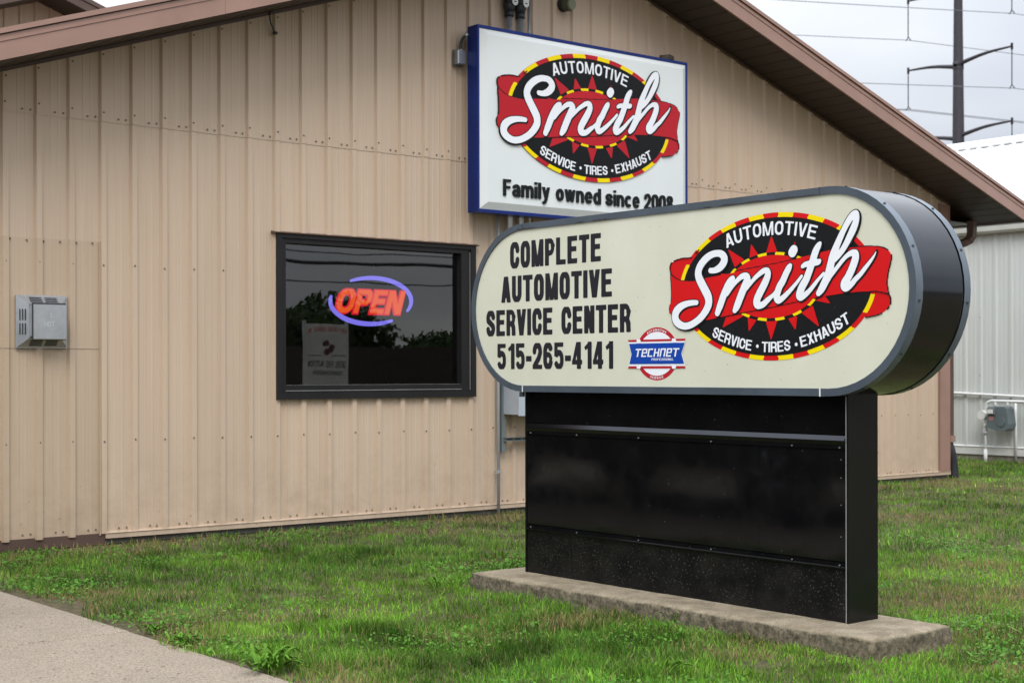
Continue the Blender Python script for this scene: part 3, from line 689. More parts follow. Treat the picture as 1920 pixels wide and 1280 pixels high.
# roof: two slopes, rake fascia, soffit boards
OH = .60; YF = D-OH; EU = 14.80; EUL = 2.66; YB = 21.5
def roof_slab(u0, u1, f, name):
    t0, t1 = .055, .19
    vs = [(u0, YF+.03, f(u0)+t0), (u1, YF+.03, f(u1)+t0), (u1, YF+.03, f(u1)+t1), (u0, YF+.03, f(u0)+t1)]
    vs += [(x, YB, z) for x, y, z in vs]
    MB().add(vs, [(0, 1, 2, 3), (7, 6, 5, 4), (0, 4, 5, 1), (3, 2, 6, 7), (0, 3, 7, 4), (1, 5, 6, 2)]).build(name, ROOFM, B)
roof_slab(EUL, RIDGE, zl, 'roof'); roof_slab(RIDGE, EU, zr, 'roof')
def rake(u0, u1, f, nm, a, b, y0, y1, mat):
    """board following the rake between heights a and b over the soffit line"""
    vs = [(u, y, f(u)+h) for u in (u0, u1) for y in (y0, y1) for h in (a, b)]
    return MB().add(vs, [(0, 1, 3, 2), (4, 6, 7, 5), (0, 4, 5, 1), (2, 3, 7, 6), (0, 2, 6, 4), (1, 5, 7, 3)]).build(nm, mat, B)
for (u0, u1, f) in ((EUL, 4.955, zl), (4.957, RIDGE, zl), (RIDGE, EU, zr)):
    rake(u0, u1, f, 'rake_fascia', .006, .122, YF, YF+.02, BROWN)
    rake(u0, u1, f, 'rake_fascia_lip', .123, .128, YF-.006, YF+.02, BROWN)
    rake(u0, u1, f, 'rake_fascia_lip', .128, .163, YF+.003, YF+.02, BROWN)
    rake(u0, u1, f, 'roof_edge_trim', .172, .205, YF-.012, YF+.03, BROWN)
    rake(u0, u1, f, 'roof_edge_trim', .163, .172, YF+.012, YF+.03, BROWN_D)
for (u0, u1, f) in ((UL, RIDGE, zl), (RIDGE, UR, zr)): rake(u0, u1, f, 'soffit_channel', -.022, .003, D-.036, D-.0305, BROWN_D)
# soffit boards: 15 cm wide, V-grooved, each its own board
def soffit(u, f, w=.150):
    a, b = u+.004, min(u+w-.004, EU if f is zr else RIDGE)
    vs = []
    for y in (YF+.02, D-.001):
        vs += [(u, y, f(u)+.016), (a, y, f(a)+.004), (b, y, f(b)+.004), (b+.004, y, f(b)+.016)]
    return MB().add(vs, [(0, 1, 5, 4), (1, 2, 6, 5), (2, 3, 7, 6)]).build('soffit_board', SOFFIT, B)
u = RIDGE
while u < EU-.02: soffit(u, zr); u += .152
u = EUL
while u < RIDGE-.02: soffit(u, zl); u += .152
# eave soffit and fascia along the right side, lower edge straight
ze = zr(EU)
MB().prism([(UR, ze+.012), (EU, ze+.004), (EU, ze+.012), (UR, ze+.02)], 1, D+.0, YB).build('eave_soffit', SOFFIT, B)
box('eave_fascia', BROWN_D, B, EU, EU+.02, YF, YB, ze-.003, ze+.19)
# gutter cap line: pale end cap under the eave
MB().box(UL, UR, D+.02, YB, 2.78, 2.80).build('ceiling', ROOM, B)
# brown downspout: outlet, swept elbow to the corner, drop, flared end, corrugated drain hose
dsp = empty('downspout', (14.28, 9.9, 0), 'brown downspout curving from the eave down the corner of the tan building', 'downspout')
def sweep_rect(mb, pts, w, d):
    pts = [Vector(p) for p in pts]; rings = []
    for i, p in enumerate(pts):
        t = (pts[min(i+1, len(pts)-1)]-pts[max(i-1, 0)]).normalized(); sd = Vector((0, 1, 0)); sd = (sd-t*sd.dot(t)).normalized(); o_ = t.cross(sd)
        rings.append([p+sd*a*w/2+o_*b*d/2 for a, b in ((-1, -1), (1, -1), (1, 1), (-1, 1))])
    vs = [v for r in rings for v in r]; fs = []
    for i in range(len(pts)-1):
        for k_ in range(4): fs.append((i*4+k_, i*4+(k_+1) % 4, (i+1)*4+(k_+1) % 4, (i+1)*4+k_))
    fs += [(0, 1, 2, 3), tuple(len(vs)-4+i for i in (3, 2, 1, 0))]
    return mb.add(vs, fs)
sweep_rect(MB(), [(14.50, 9.66, 2.86), (14.50, 9.66, 2.74), (14.497, 9.665, 2.69), (14.48, 9.68, 2.65), (14.44, 9.71, 2.62), (14.36, 9.78, 2.585), (14.29, 9.84, 2.55), (14.285, 9.82, 2.52), (14.285, 9.815, 2.46)], .085, .07).build('elbow', BROWN_D, dsp)
sweep_rect(MB(), [(14.285, 9.815, 2.46), (14.285, 9.815, .46)], .09, .06).build('pipe', BROWN_D, dsp)
sweep_rect(MB(), [(14.285, 9.815, .47), (14.285, 9.815, .40)], .115, .085).build('pipe_end', BROWN, dsp)
hs = MB(); pts = [(14.295, 9.81, .42), (14.295, 9.81, .36), (14.31, 9.80, .26), (14.33, 9.79, .14), (14.33, 9.78, .0)]
P_ = smooth_path(pts, 12); rr_ = [.030+(.022*min(1, i/20))+.005*(i % 2) for i in range(len(P_))]
hs.tube([tuple(p) for p in P_], rr_, 12).build('drain_hose', simple('black_corrugated_plastic', (.02, .021, .024), .45), dsp)

# window in the wall
WN = empty('shop_window', (6.63, D, 1.6), 'black framed fixed window with a lit OPEN sign behind its dark glass', 'window')
def frame(name, mat, u0, u1, z0, z1, wl, wr, wb_, wt, y0, y1, par):
    m_ = MB(); m_.box(u0, u1, y0, y1, z0, z0+wb_); m_.box(u0, u1, y0, y1, z1-wt, z1)
    m_.box(u0, u0+wl, y0, y1, z0+wb_, z1-wt); m_.box(u1-wr, u1, y0, y1, z0+wb_, z1-wt); return m_.build(name, mat, par)
frame('outer_trim', BLACKF, 5.685, 7.565, .983, 2.225, .045, .052, .05, .03, D-.045, D+.0, WN)
frame('sash_frame', BLACKF, 5.731, 7.512, 1.034, 2.194, .035, .09, .055, .035, D-.032, D+.05, WN)
frame('gasket', GASKET, 5.763, 7.432, 1.086, 2.162, .003, .004, .004, .002, D-.008, D+.045, WN)
box('glazing_bead', GASKET, WN, 5.763, 7.42, D-.036, D-.033, 1.045, 1.049)
box('glazing_bead', GASKET, WN, 7.506, 7.510, D-.036, D-.033, 1.04, 2.17)
sl_ = MB().prism([(D-.060, 2.232), (D-.004, 2.246), (D-.004, 2.226), (D-.056, 2.226)], 0, 5.655, 7.59); sl_.build('drip_cap', BROWN_D, WN)
MB().add([(5.76, D+.03, 1.08), (7.435, D+.03, 1.08), (7.435, D+.03, 2.165), (5.76, D+.03, 2.165)], [(0, 1, 2, 3)]).build('window_glass', GLASS, WN)
# dark room behind
rm = MB(); x0, x1, y0, y1, z0, z1 = 5.0, 8.6, D+.102, D+3.0, .0, 2.75
rm.add([(x0, y0, z0), (x1, y0, z0), (x1, y1, z0), (x0, y1, z0), (x0, y0, z1), (x1, y0, z1), (x1, y1, z1), (x0, y1, z1)], [(0, 1, 2, 3), (4, 5, 6, 7), (3, 2, 6, 7), (0, 3, 7, 4), (1, 2, 6, 5)])
rm.build('room_lining', ROOM, B)
# lit OPEN sign hanging behind the glass
OS = empty('open_sign', (6.63, 9.9, 1.75), 'lit OPEN sign with orange letters inside blue arcs hanging behind the window glass', 'sign')
x = 0; sh = .17
wds = [('O', .86), ('P', .76), ('E', .70), ('N', .80)]; X0, X1, Z0, Z1 = 6.31, 6.925, 1.652, 1.838
tot = sum(w for _, w in wds)+.09*3
for ch, w_ in wds:
    xs, ys, f, ww = glyph_field(ch, w_, .21, .19)
    sc = (X1-X0)/tot
    def gg(a, b, d, x=x): return (X0+(a+x)*sc+(b-.5)*.055, 9.90-d, Z0+b*(Z1-Z0))
    hf = f+.07; hf[0, :] = hf[-1, :] = -1; hf[:, 0] = hf[:, -1] = -1; opn = MB(); halo = MB(); field_mesh(opn, xs, ys, f, gg, .014)
    field_mesh(halo, xs, ys, hf, gg, .006)
    x += ww+.09
    lt_ = opn.build('letter', NEON_R, OS); halo.build('letter_halo', NEON_R2, lt_)
cxo, czo, ao, bo = 6.632, 1.752, .385, .183
def tube_arc(a0, a1, r0, r1):
    n = 26; pts = []; rs = []
    for i in range(n+1):
        a = math.radians(a0+(a1-a0)*i/n); pts.append((cxo+ao*math.cos(a)+.02*math.sin(a), 9.90, czo+bo*math.sin(a))); rs.append(r0+(r1-r0)*max(0.0, math.sin(math.pi*i/n))**.6)
    MB().tube(pts, rs, 8).build('blue_arc', NEON_B, OS)
tube_arc(124, -24, .010, .019); tube_arc(170, 304, .011, .020)
for q in (6.45, 6.85): MB().tube([(q, 9.92, 1.90), (q, 9.92, 2.5)], .0025, 5).build('hanging_wire', DARKM, OS)

# heater vent
HV = empty('heater_vent', (3.885, D, 1.53), 'square galvanised heater vent stamped HOT on the left of the tan wall', 'vent')
def frustum(mb, u0, u1, z0, z1, ya, U0_, U1_, Z0_, Z1_, yb):
    mb.add([(u0, ya, z0), (u1, ya, z0), (u1, ya, z1), (u0, ya, z1), (U0_, yb, Z0_), (U1_, yb, Z0_), (U1_, yb, Z1_), (U0_, yb, Z1_)], [(0, 1, 5, 4), (1, 2, 6, 5), (2, 3, 7, 6), (3, 0, 4, 7), (4, 5, 6, 7)]); return mb
frustum(MB().box(3.708, 4.062, D-.030, D-.018, 1.352, 1.705), 3.712, 4.058, 1.356, 1.701, D-.030, 3.775, 4.00, 1.415, 1.645, D-.085).build('cover', VENTM, HV)
box('cap_stem', VENTM, HV, 3.785, 3.99, D-.115, D-.084, 1.43, 1.63)
box('shield_back', VENTD, HV, 3.782, 4.012, D-.128, D-.114, 1.405, 1.652, bev=.003)
box('heat_shield', VENTM, HV, 3.785, 4.010, D-.143, D-.129, 1.408, 1.640, bev=.003)
sl2 = MB()
def slot(c, du, dz, ny, nz_, wd):  # thin dark louvre lying on a sloped side
    pass
for j in range(3):      # left side: three upright louvres in two rows
    fr_ = .25+.22*j
    for za, zb in ((1.44, 1.515), (1.535, 1.61)):
        u_ = 3.712+(3.775-3.712)*fr_; y_ = D-.030-(.055)*fr_
        sl2.add([(u_-.0035, y_-.0005, za), (u_+.0035, y_-.0065, za), (u_+.0035, y_-.0065, zb), (u_-.0035, y_-.0005, zb)], [(0, 1, 2, 3)])
for side in (0, 1):
    for j in range(3):
        fr_ = .25+.22*j
        for ua, ub in ((3.79, 3.875), (3.895, 3.98)):
            zz = (1.701-(1.701-1.645)*fr_) if side else (1.356+(1.415-1.356)*fr_); y_ = D-.030-.055*fr_; s = -1 if side else 1
            sl2.add([(ua, y_-.0005, zz-s*.0035), (ub, y_-.0005, zz-s*.0035), (ub, y_-.0065, zz+s*.0035), (ua, y_-.0065, zz+s*.0035)], [(0, 1, 2, 3)])
tag(sl2.build('louvre', VENTD, HV), kind='stuff')
lt = MB(); STAMP = simple('stamped_edge', (.80, .82, .83), .3, .5)
flat_text(lt, 'HOT', .62, .11, .11, .12, lambda a, b, d: (3.858+a, D-.1435-d, 1.493+b), .0012, .033, .034)
flat_text(lt, 'I', .62, .16, .11, .12, lambda a, b, d: (3.900+a, D-.1435-d, 1.553+b), .0012, .033, .034)
lt.add([(3.892, D-.1447, 1.553), (3.916, D-.1447, 1.553), (3.916, D-.1447, 1.556), (3.892, D-.1447, 1.556)], [(0, 1, 2, 3)])
tag(lt.build('stamped_lettering', STAMP, HV), kind='stuff')

# wall sign
WS = empty('wall_sign', (8.65, 9.6, 3.2), 'white wall sign box in a blue frame reading Family owned since 2008 above the window', 'sign')
yF = 9.56
frame('blue_frame', BLUE, 7.440, 9.870, 2.487, 4.008, .018, .022, .026, .026, yF, yF+.135, WS)
box('cabinet_back', BLUE, WS, 7.445, 9.865, yF+.125, yF+.134, 2.49, 4.0)
fm = MB(); frustum(fm, 7.458, 9.848, 2.513, 3.982, yF+.006, 7.53, 9.79, 2.572, 3.935, yF-.022); fm.build('white_face', WFACE, WS)
for uu in (7.7, 9.6): box('mounting_bracket', GALV, WS, uu, uu+.04, yF+.135, D-.02, 2.6, 3.9)
def fn_wall(p, q, h): return (8.664+.544*p, yF-.022-h, 3.366+.544*q)
emblem(WS, fn_wall, V_RED2, .0010, .009)
txt = 'Family owned since 2008'; prm = (.54, .185, .15, .08); tw = text_width(txt, *prm); hcap = .137
# lettering sits about level; each raised letter is a piece of its own
for word, ua, ub in (('Family', 7.682, 8.185), ('owned', 8.255, 8.768), ('since', 8.825, 9.232), ('2008', 9.292, 9.652)):
    tw = text_width(word, *prm); x = 0; sc = (ub-ua)/tw
    for ch in word:
        xs, ys, f, ww = glyph_field(ch, *prm[:3])
        m_ = MB(); field_mesh(m_, xs, ys, f, lambda a, b, d, x=x: (ua+(a+x)*sc, yF-.022-d, 2.632+b*hcap), .012)
        m_.build('letter', L_BLK, WS); x += ww+prm[3]

# conduits and boxes on the wall
EC = empty('electrical_conduits', (7.95, D, 3), 'grey electrical conduits running up the wall behind the blue framed sign', 'conduit')
yc = D-.055
def pipe(name, u, z0, z1, r, mat=GALV, y=yc, par=EC): return MB().tube([(u, y, z0), (u, y, z1)], r, 12).build(name, mat, par)
pipe('conduit', 7.790, .0, 2.55, .0125, GALV_P); pipe('conduit', 7.912, 1.05, 4.24, .028, GALV); pipe('conduit', 8.032, 1.05, 4.24, .028, GALV); pipe('conduit', 8.130, 1.05, 5.0, .014, GALV)
for z in (.34, 2.1): box('strap', GALV, EC, 7.765, 7.815, yc-.015, yc+.02, z, z+.02)
for uu in (7.912, 8.032):
    MB().tube([(uu, yc, 4.17), (uu, yc, 4.21)], .04, 14).build('coupling', DARKM, EC)
    MB().tube([(uu, yc, 4.21), (uu, yc, 4.25), (uu, yc-.005, 4.30)], [.036, .05, .052], 14).build('conduit_body', DARKM, EC)
    MB().box(uu-.048, uu+.048, yc-.06, yc+.035, 4.27, 4.62, .02).build('conduit_body', DARKM, EC)
    cv = MB(); pts = [(uu+.012+.030*math.cos(a*math.pi/12+math.pi), 4.285+.030*math.sin(a*math.pi/12+math.pi)) for a in range(13)]+[(uu+.042, 4.62), (uu-.018, 4.62)]
    cv.prism(pts, 1, yc-.068, yc-.0605).build('cover_plate', WHITE, EC)
    box('cover_screw', DARKM, EC, uu-.002, uu+.026, yc-.070, yc-.0682, 4.283, 4.291)
MBX = empty('meter_box', (8.0, D, .9), 'pale grey electrical meter box low on the wall behind the sign pedestal', 'electrical box')
box('cabinet', GALV_P, MBX, 7.842, 8.38, D-.262, D-.055, .83, 1.52, bev=.004)
box('cabinet_lip', GALV_P, MBX, 7.835, 8.39, D-.268, D-.262, .823, 1.527)
st_ = MB(); st_.box(7.822, 7.830, D-.062, D-.022, .52, 1.6); st_.box(7.830, 7.862, D-.062, D-.055, .52, 1.6); st_.box(7.862, 7.870, D-.062, D-.022, .52, 1.6); st_.build('strut_post', STRUTG, MBX)
pr_ = MB(); pr_.box(7.84, 8.42, D-.100, D-.063, .606, .612); pr_.box(7.84, 8.42, D-.100, D-.063, .634, .640); pr_.box(7.84, 8.42, D-.068, D-.063, .612, .634); pr_.build('strut_rail', STRUTG, MBX)
for k_ in range(6): box('slot', VENTD, MBX, 7.87+.09*k_, 7.93+.09*k_, D-.0695, D-.0684, .617, .629)
DS = empty('disconnect_switch', (7.40, D, 3.75), 'small steel switch box left of the blue framed wall sign', 'switch')
box('box', VENTM, DS, 7.352, 7.432, D-.085, D-.035, 3.70, 3.815, bev=.004)
box('box_cover', STRUTG, DS, 7.345, 7.438, D-.035, D-.019, 3.692, 3.822)
MB().tube([tuple(p) for p in smooth_path([(7.395, D-.06, 3.81), (7.395, D-.06, 3.86), (7.405, D-.07, 3.905), (7.425, D-.09, 3.935), (7.45, D-.10, 3.945)], 5)], .011, 10).build('flex_conduit', DARKM, DS)
MB().tube([(7.395, D-.06, 3.80), (7.395, D-.06, 3.825)], .016, 10).tube([(7.415, D-.095, 3.94), (7.445, D-.098, 3.943)], .016, 10).build('connector', GALV, DS)
wl = empty('wall_knob_light', (8.56, D, 4.37), 'round olive grey fixture on the wall above the blue framed sign', 'wall light')
MB().tube([(8.55, D-.02, 4.375), (8.56, D-.10, 4.365)], [.055, .06], 16).build('housing', simple('olive_cover', (.10, .10, .065), .6), wl)
MB().tube([(8.56, D-.10, 4.365), (8.565, D-.125, 4.362)], [.06, .045], 16).build('lens', simple('olive_lens', (.22, .23, .14), .5), wl)
MB().tube([(8.55, D-.004, 4.375), (8.55, D-.03, 4.375)], .062, 16).build('base_ring', DARKM, wl)
cl = empty('cable_coil', (9.76, D-.08, 4.07), 'small coil of brown cable lying on top of the blue framed sign', 'cable')
for j in range(5):
    MB().tube([(9.745+.085*math.cos(a*.35)*(1-.05*j), D-.09+.05*math.sin(a*.35), 4.015+.014*j+.004*math.sin(a*1.3+j)) for a in range(19)], .0075, 6).build('cable_loop', simple('brown_cable', (.09, .075, .05), .7) if j == 0 else bpy.data.materials['brown_cable'], cl)
tag(MB().tube([tuple(p) for p in smooth_path([(5.655, D-.05, zl(5.655)+.0), (5.628, D-.045, 3.86), (5.632, D-.04, 3.80), (5.66, D-.035, 3.745), (5.672, D-.035, 3.715)], 6)], .006, 7).tube([(5.655, D-.05, 3.712), (5.69, D-.03, 3.722)], .012, 8).build('loose_cable', DARKM), 'loose black cable end hanging from the eave at upper left of the wall', 'cable')

# ------------------------------------------------------------------ freestanding sign
SG = empty('monument_sign', (5.4, 5.2, 0), 'freestanding oval topped sign reading Complete Automotive Service Center on a black pedestal', 'sign')
Xf, Xb = 5.22, 5.612; YR, YL, ZC, RZ = 4.205, 6.31, 1.540, .461
def stadium(r, n=26, sh_=0.0):
    pts = []
    for k_ in range(n+1):
        a = -math.pi/2+math.pi*k_/n; pts.append((YL+r*math.cos(a), ZC+r*math.sin(a)))
    for k_ in range(n+1):
        a = math.pi/2+math.pi*k_/n; pts.append((YR+r*math.cos(a), ZC+r*math.sin(a)))
    return pts
# drum skin
so = stadium(RZ-.003); n = len(so); mb = MB()
mb.add([(Xf+.045, *p) for p in so]+[(Xb-.055, *p) for p in so], [(i, (i+1) % n, n+(i+1) % n, n+i) for i in range(n)], True); mb.build('drum_skin', DRUM, SG)
so2 = stadium(RZ-.012); mb = MB()
mb.add([(Xb-.056, *p) for p in so2]+[(Xb-.045, *p) for p in so2], [(i, (i+1) % n, n+(i+1) % n, n+i) for i in range(n)], True); mb.build('drum_groove', VENTD, SG)
def ringframe(name, xa, xb, r1, r0, mat, mat2):
    o1 = stadium(r1); i1 = stadium(r0); m_ = MB()
    vs = [(xa, *p) for p in o1]+[(xa, *p) for p in i1]+[(xb, *p) for p in o1]+[(xb, *p) for p in i1]
    m_.add(vs, [(i, (i+1) % n, n+(i+1) % n, n+i) for i in range(n)])
    m_.add(vs, [(n+i, n+(i+1) % n, 3*n+(i+1) % n, 3*n+i) for i in range(n)], False); fr1 = m_.build(name, mat, SG)
    m2 = MB(); m2.add([(xa+.0005, *p) for p in o1]+[(xb, *p) for p in o1], [(i, (i+1) % n, n+(i+1) % n, n+i) for i in range(n)], True)
    m2.build(name+'_flange', mat2, SG); return fr1
ringframe('front_frame', Xf, Xf+.05, RZ, RZ-.034, FRAMECC if False else FRAMEC, FLANGE)
ringframe('back_frame', Xb, Xb-.045, RZ, RZ-.034, FRAMEC, FLANGE)
def face(xx, name, mat):
    p = stadium(RZ-.033); m_ = MB(); m_.add([(xx, *q) for q in p], [tuple(range(len(p)))]); return m_.build(name, mat, SG)
face(Xf+.008, 'cream_face', CREAMF); face(Xb-.008, 'back_face', CREAMF)
# frame joints: pale gap at the bottom, thin dark seams on top
for y in (6.312, 4.25):
    box('frame_joint', WHITE, SG, Xf-.0015, Xf+.03, y-.004, y+.003, ZC-RZ-.001, ZC-RZ+.034)
    box('frame_seam', VENTD, SG, Xf-.001, Xf+.03, y-.0012, y+.0012, ZC+RZ-.032, ZC+RZ+.0012)
box('drain_clip', VENTD, SG, Xf+.004, Xf+.02, 6.315, 6.345, ZC-RZ-.028, ZC-RZ)
# lost sealant: dark ragged strips along the upper inside edge of the frame
tr_ = MB()
for (a, b) in ((6.36, 6.20), (5.86, 5.80), (5.74, 5.60), (4.95, 4.90), (4.86, 4.25)):
    N_ = 12; vs = []
    for i in range(N_+1):
        y = a+(b-a)*i/N_; hgt = .0055+.003*math.sin(i*1.7)+.002*random.random()
        if i in (0, N_): hgt = .001
        vs += [(Xf-.0012, y, ZC+RZ-.0335), (Xf-.0012, y, ZC+RZ-.0335+hgt)]
    tr_.add(vs, [(2*i, 2*i+2, 2*i+3, 2*i+1) for i in range(N_)])
tag(tr_.build('worn_sealant', VENTD, SG), kind='stuff')
# flange screws
fs_ = MB()
for xx in (Xf+.026, Xb-.022):
    for a in (100, 128, 158, 187, 217, 248):
        ar_ = math.radians(a); c_ = Vector((xx, YR+(RZ)*math.cos(ar_), ZC+RZ*math.sin(ar_))); nn = Vector((0, math.cos(ar_), math.sin(ar_)))
        fs_.tube([tuple(c_-nn*.001), tuple(c_+nn*.004)], .006, 7)
tag(fs_.build('flange_screws', DARKM, SG), kind='stuff')
# pedestal
PX0, PX1, PY0, PY1 = 5.272, 5.480, 4.147, 6.340
box('pedestal_core', VENTD, SG, PX0+.02, PX1-.004, PY0+.01, PY1-.01, .082, 1.09)
box('upper_panel', GLOSSK, SG, PX0+.004, PX0+.018, PY0+.004, PY1, .9085, 1.083)
box('main_panel', GLOSSK, SG, PX0+.004, PX0+.018, PY0+.004, 4.655, .352, .846)
box('main_panel', GLOSSK, SG, PX0+.004, PX0+.018, 4.6565, PY1, .352, .846)
box('lower_panel', PLINTH, SG, PX0+.006, PX0+.018, PY0+.004, PY1, .082, .316)
RAILM = simple('black_rail_gloss', (.060, .062, .068), .14, .95, var=.1)
MB().prism([(PX0+.018, .908), (PX0+.002, .905), (PX0-.010, .884), (PX0-.010, .880), (PX0-.001, .866), (PX0-.001, .846), (PX0+.018, .846)], 1, PY0+.004, PY1).build('upper_rail', RAILM, SG)
MB().prism([(PX0+.018, .352), (PX0-.002, .344), (PX0-.004, .330), (PX0-.012, .327), (PX0-.012, .322), (PX0-.002, .316), (PX0+.018, .316)], 1, PY0+.004, PY1).build('lower_rail', GLOSSK, SG)
SIDEM = simple('black_satin_side', (.007, .0075, .007), .22, var=.15, vscale=5, spec=.25)
box('side_panel', SIDEM, SG, PX0, PX1, PY0-.012, PY0+.002, .081, 1.092); box('side_panel', SIDEM, SG, PX0, PX1, PY1, PY1+.012, .081, 1.092)
box('back_panel', GLOSSK, SG, PX1-.004, PX1+.006, PY0, PY1, .081, 1.09)
box('edge_strip', GASKET, SG, PX0-.002, PX0+.001, PY0-.002, PY0+.0015, .084, 1.078)
rv = MB()
for z in (.80, .72, .60, .46): rv.tube([(PX0+.005, PY0+.03, z), (PX0+.001, PY0+.03, z)], .0025, 7)
for y in (6.30, 5.92, 5.45, 4.95, 4.45, 4.18):
    for z in (.853, .336): rv.tube([(PX0-.001, y, z), (PX0-.006, y, z)], .0035, 7)
tag(rv.build('rivets', STRUTG, SG), kind='stuff')
# text on the cream face
xv = Xf+.008
def fn_mon(p, q, h): return (xv-h, 4.5325-.337*p, 1.5755+.337*q)
emblem(SG, fn_mon, V_RED, .0007, .0007)
for txt, yl, yr, zb, zt_ in (('COMPLETE', 6.427, 5.680, 1.759, 1.905), ('AUTOMOTIVE', 6.505, 5.597, 1.573, 1.718), ('SERVICE CENTER', 6.641, 5.461, 1.388, 1.533), ('515-265-4141', 6.543, 5.591, 1.203, 1.345)):
    pr2 = (.60, .245, .185, .075) if txt[0] != '5' else (.63, .25, .17, .07)
    tw = text_width(txt, *pr2); x = 0; sc = (yl-yr)/tw
    for ch in txt:
        if ch == ' ': x += pr2[0]*.62+pr2[3]; continue
        ww = glyph_field(ch, *pr2[:3])[3]; m_ = MB()
        flat_text(m_, ch, *pr2, lambda a, b, d, x=x: (xv-d, yl-x*sc-a, zb+b), .0008, sc, zt_-zb)
        m_.build('letter', V_TXT, SG); x += ww+pr2[3]
# small blue and red round badge
BY, BZ = 5.275, 1.2765
def fb(y, z, k_): return (xv-.0006*(k_+1), BY-y, BZ+z)
def blay(name, poly, mat, k_, par):
    m_ = MB(); m_.add([fb(*p, k_) for p in poly], [tuple(range(len(poly)))]); return m_.build(name, mat, par)
circ = lambda a, b, n=40: [(a*math.cos(2*math.pi*i/n), b*math.sin(2*math.pi*i/n)) for i in range(n)]
bd = blay('badge', circ(.150, .1315), V_RED2, 0, SG)
blay('badge_white', circ(.128, .109), V_WHT, 1, bd)
for s_ in (1, -1):
    blay('badge_band', [(-.199, s_*.0615), (.193, s_*.0615), (.199, s_*.072), (-.205, s_*.072)], V_RED2, 4, bd)
    for q in (-.125, .122):
        blay('badge_gap', [(q-.018, s_*.054), (q+.018, s_*.054), (q+.008, s_*.074), (q-.014, s_*.074)], V_WHT, 5, bd)
blay('badge_white', [(-.199, -.0605), (.193, -.0605), (.193, .0605), (-.199, .0605)][0:2]+[(.193, -.05), (.176, 0), (.196, .0605)][0:3]+[(-.203, .0605), (-.180, 0), (-.2, -.05)], V_WHT, 3, bd)
blay('badge_blue', [(-.194, -.0495), (.190, -.0495), (.171, 0), (.193, .0525), (-.195, .0525), (-.177, 0)], V_BLU, 6, bd)
m_ = MB(); prt = [('T', .78), ('e', .7), ('C', .68), ('H', .70), ('n', .66), ('e', .7), ('T', .78)]
def tech(ch):
    L = []; w_ = .66; t_ = .17
    R_ = lambda x0, y0, x1, y1: L.append([(x0, y0), (x1, y0), (x1, y1), (x0, y1)])
    if ch == 'T': R_(0, .83, .74, 1); R_(.28, 0, .46, .84)
    if ch == 'e': R_(0, 0, .18, 1); R_(.16, .83, .66, 1); R_(.5, .42, .66, .85); R_(.16, .42, .52, .56); R_(.16, 0, .62, .16)
    if ch == 'C': R_(0, 0, .18, 1); R_(.16, .83, .62, 1); R_(.16, 0, .62, .16)
    if ch == 'H': R_(0, 0, .17, 1); R_(.48, 0, .65, 1); R_(.15, .42, .5, .57)
    if ch == 'n': R_(0, 0, .17, 1); R_(.15, .83, .52, 1); R_(.48, 0, .65, 1)
    return L, (.74 if ch == 'T' else .66)
x = 0; items = []
for ch in 'TeCHneT':
    L, w_ = tech(ch); items.append((x, L)); x += w_+.12
tot = x-.12; kq = 0
for x, L in items:
    for q in L:
        kq += 1
        m_.add([(xv-.0006*(8+.35*(kq % 5)), BY-(-.150+.305*((a+x)/tot)+(b-.5)*.010), BZ-.0145+b*.041) for a, b in q], [(0, 1, 2, 3)])
tag(m_.build('badge_lettering', V_WHT, bd), kind='stuff')
m_ = MB(); p3 = (.58, .15, .14, .14); tw = text_width('PROFESSIONAL', *p3)
flat_text(m_, 'PROFESSIONAL', *p3, lambda a, b, d: (xv-.0055, BY-(-.035+a+b*.2), BZ-.0335+b), .0, .155/tw, .0115)
def ring_word(txt, r, h_, a_mid, span, inward):
    tw = text_width(txt, *p3); x = 0
    for ch in txt:
        xs, ys, f, ww = glyph_field(ch, *p3[:3]); fr_ = (x+ww/2)/tw-.5; a = a_mid-fr_*span*(1 if not inward else -1)
        ar_ = math.radians(a); sc = math.radians(abs(span))*r/tw
        def g(p, q, d, ar_=ar_, ww=ww):
            lx = (p-ww/2)*sc; ly = q*h_; rx_, ry_ = r*1.13*math.cos(ar_), r*math.sin(ar_)
            if not inward: tx, ty, nx_, ny_ = math.sin(ar_), -math.cos(ar_), math.cos(ar_), math.sin(ar_)
            else: tx, ty, nx_, ny_ = -math.sin(ar_), math.cos(ar_), -math.cos(ar_), -math.sin(ar_)
            return (xv-.0018, BY-(rx_+tx*lx+nx_*ly), BZ+ry_+ty*lx+ny_*ly)
        field_mesh(m_, xs, ys, f, g, 0); x += ww+p3[3]
ring_word('AUTOMOTIVE', .113, .011, 90, 62, False); ring_word('SERVICE', .125, .011, -90, 40, True)
tag(m_.build('badge_lettering', V_WHT, bd), kind='stuff')

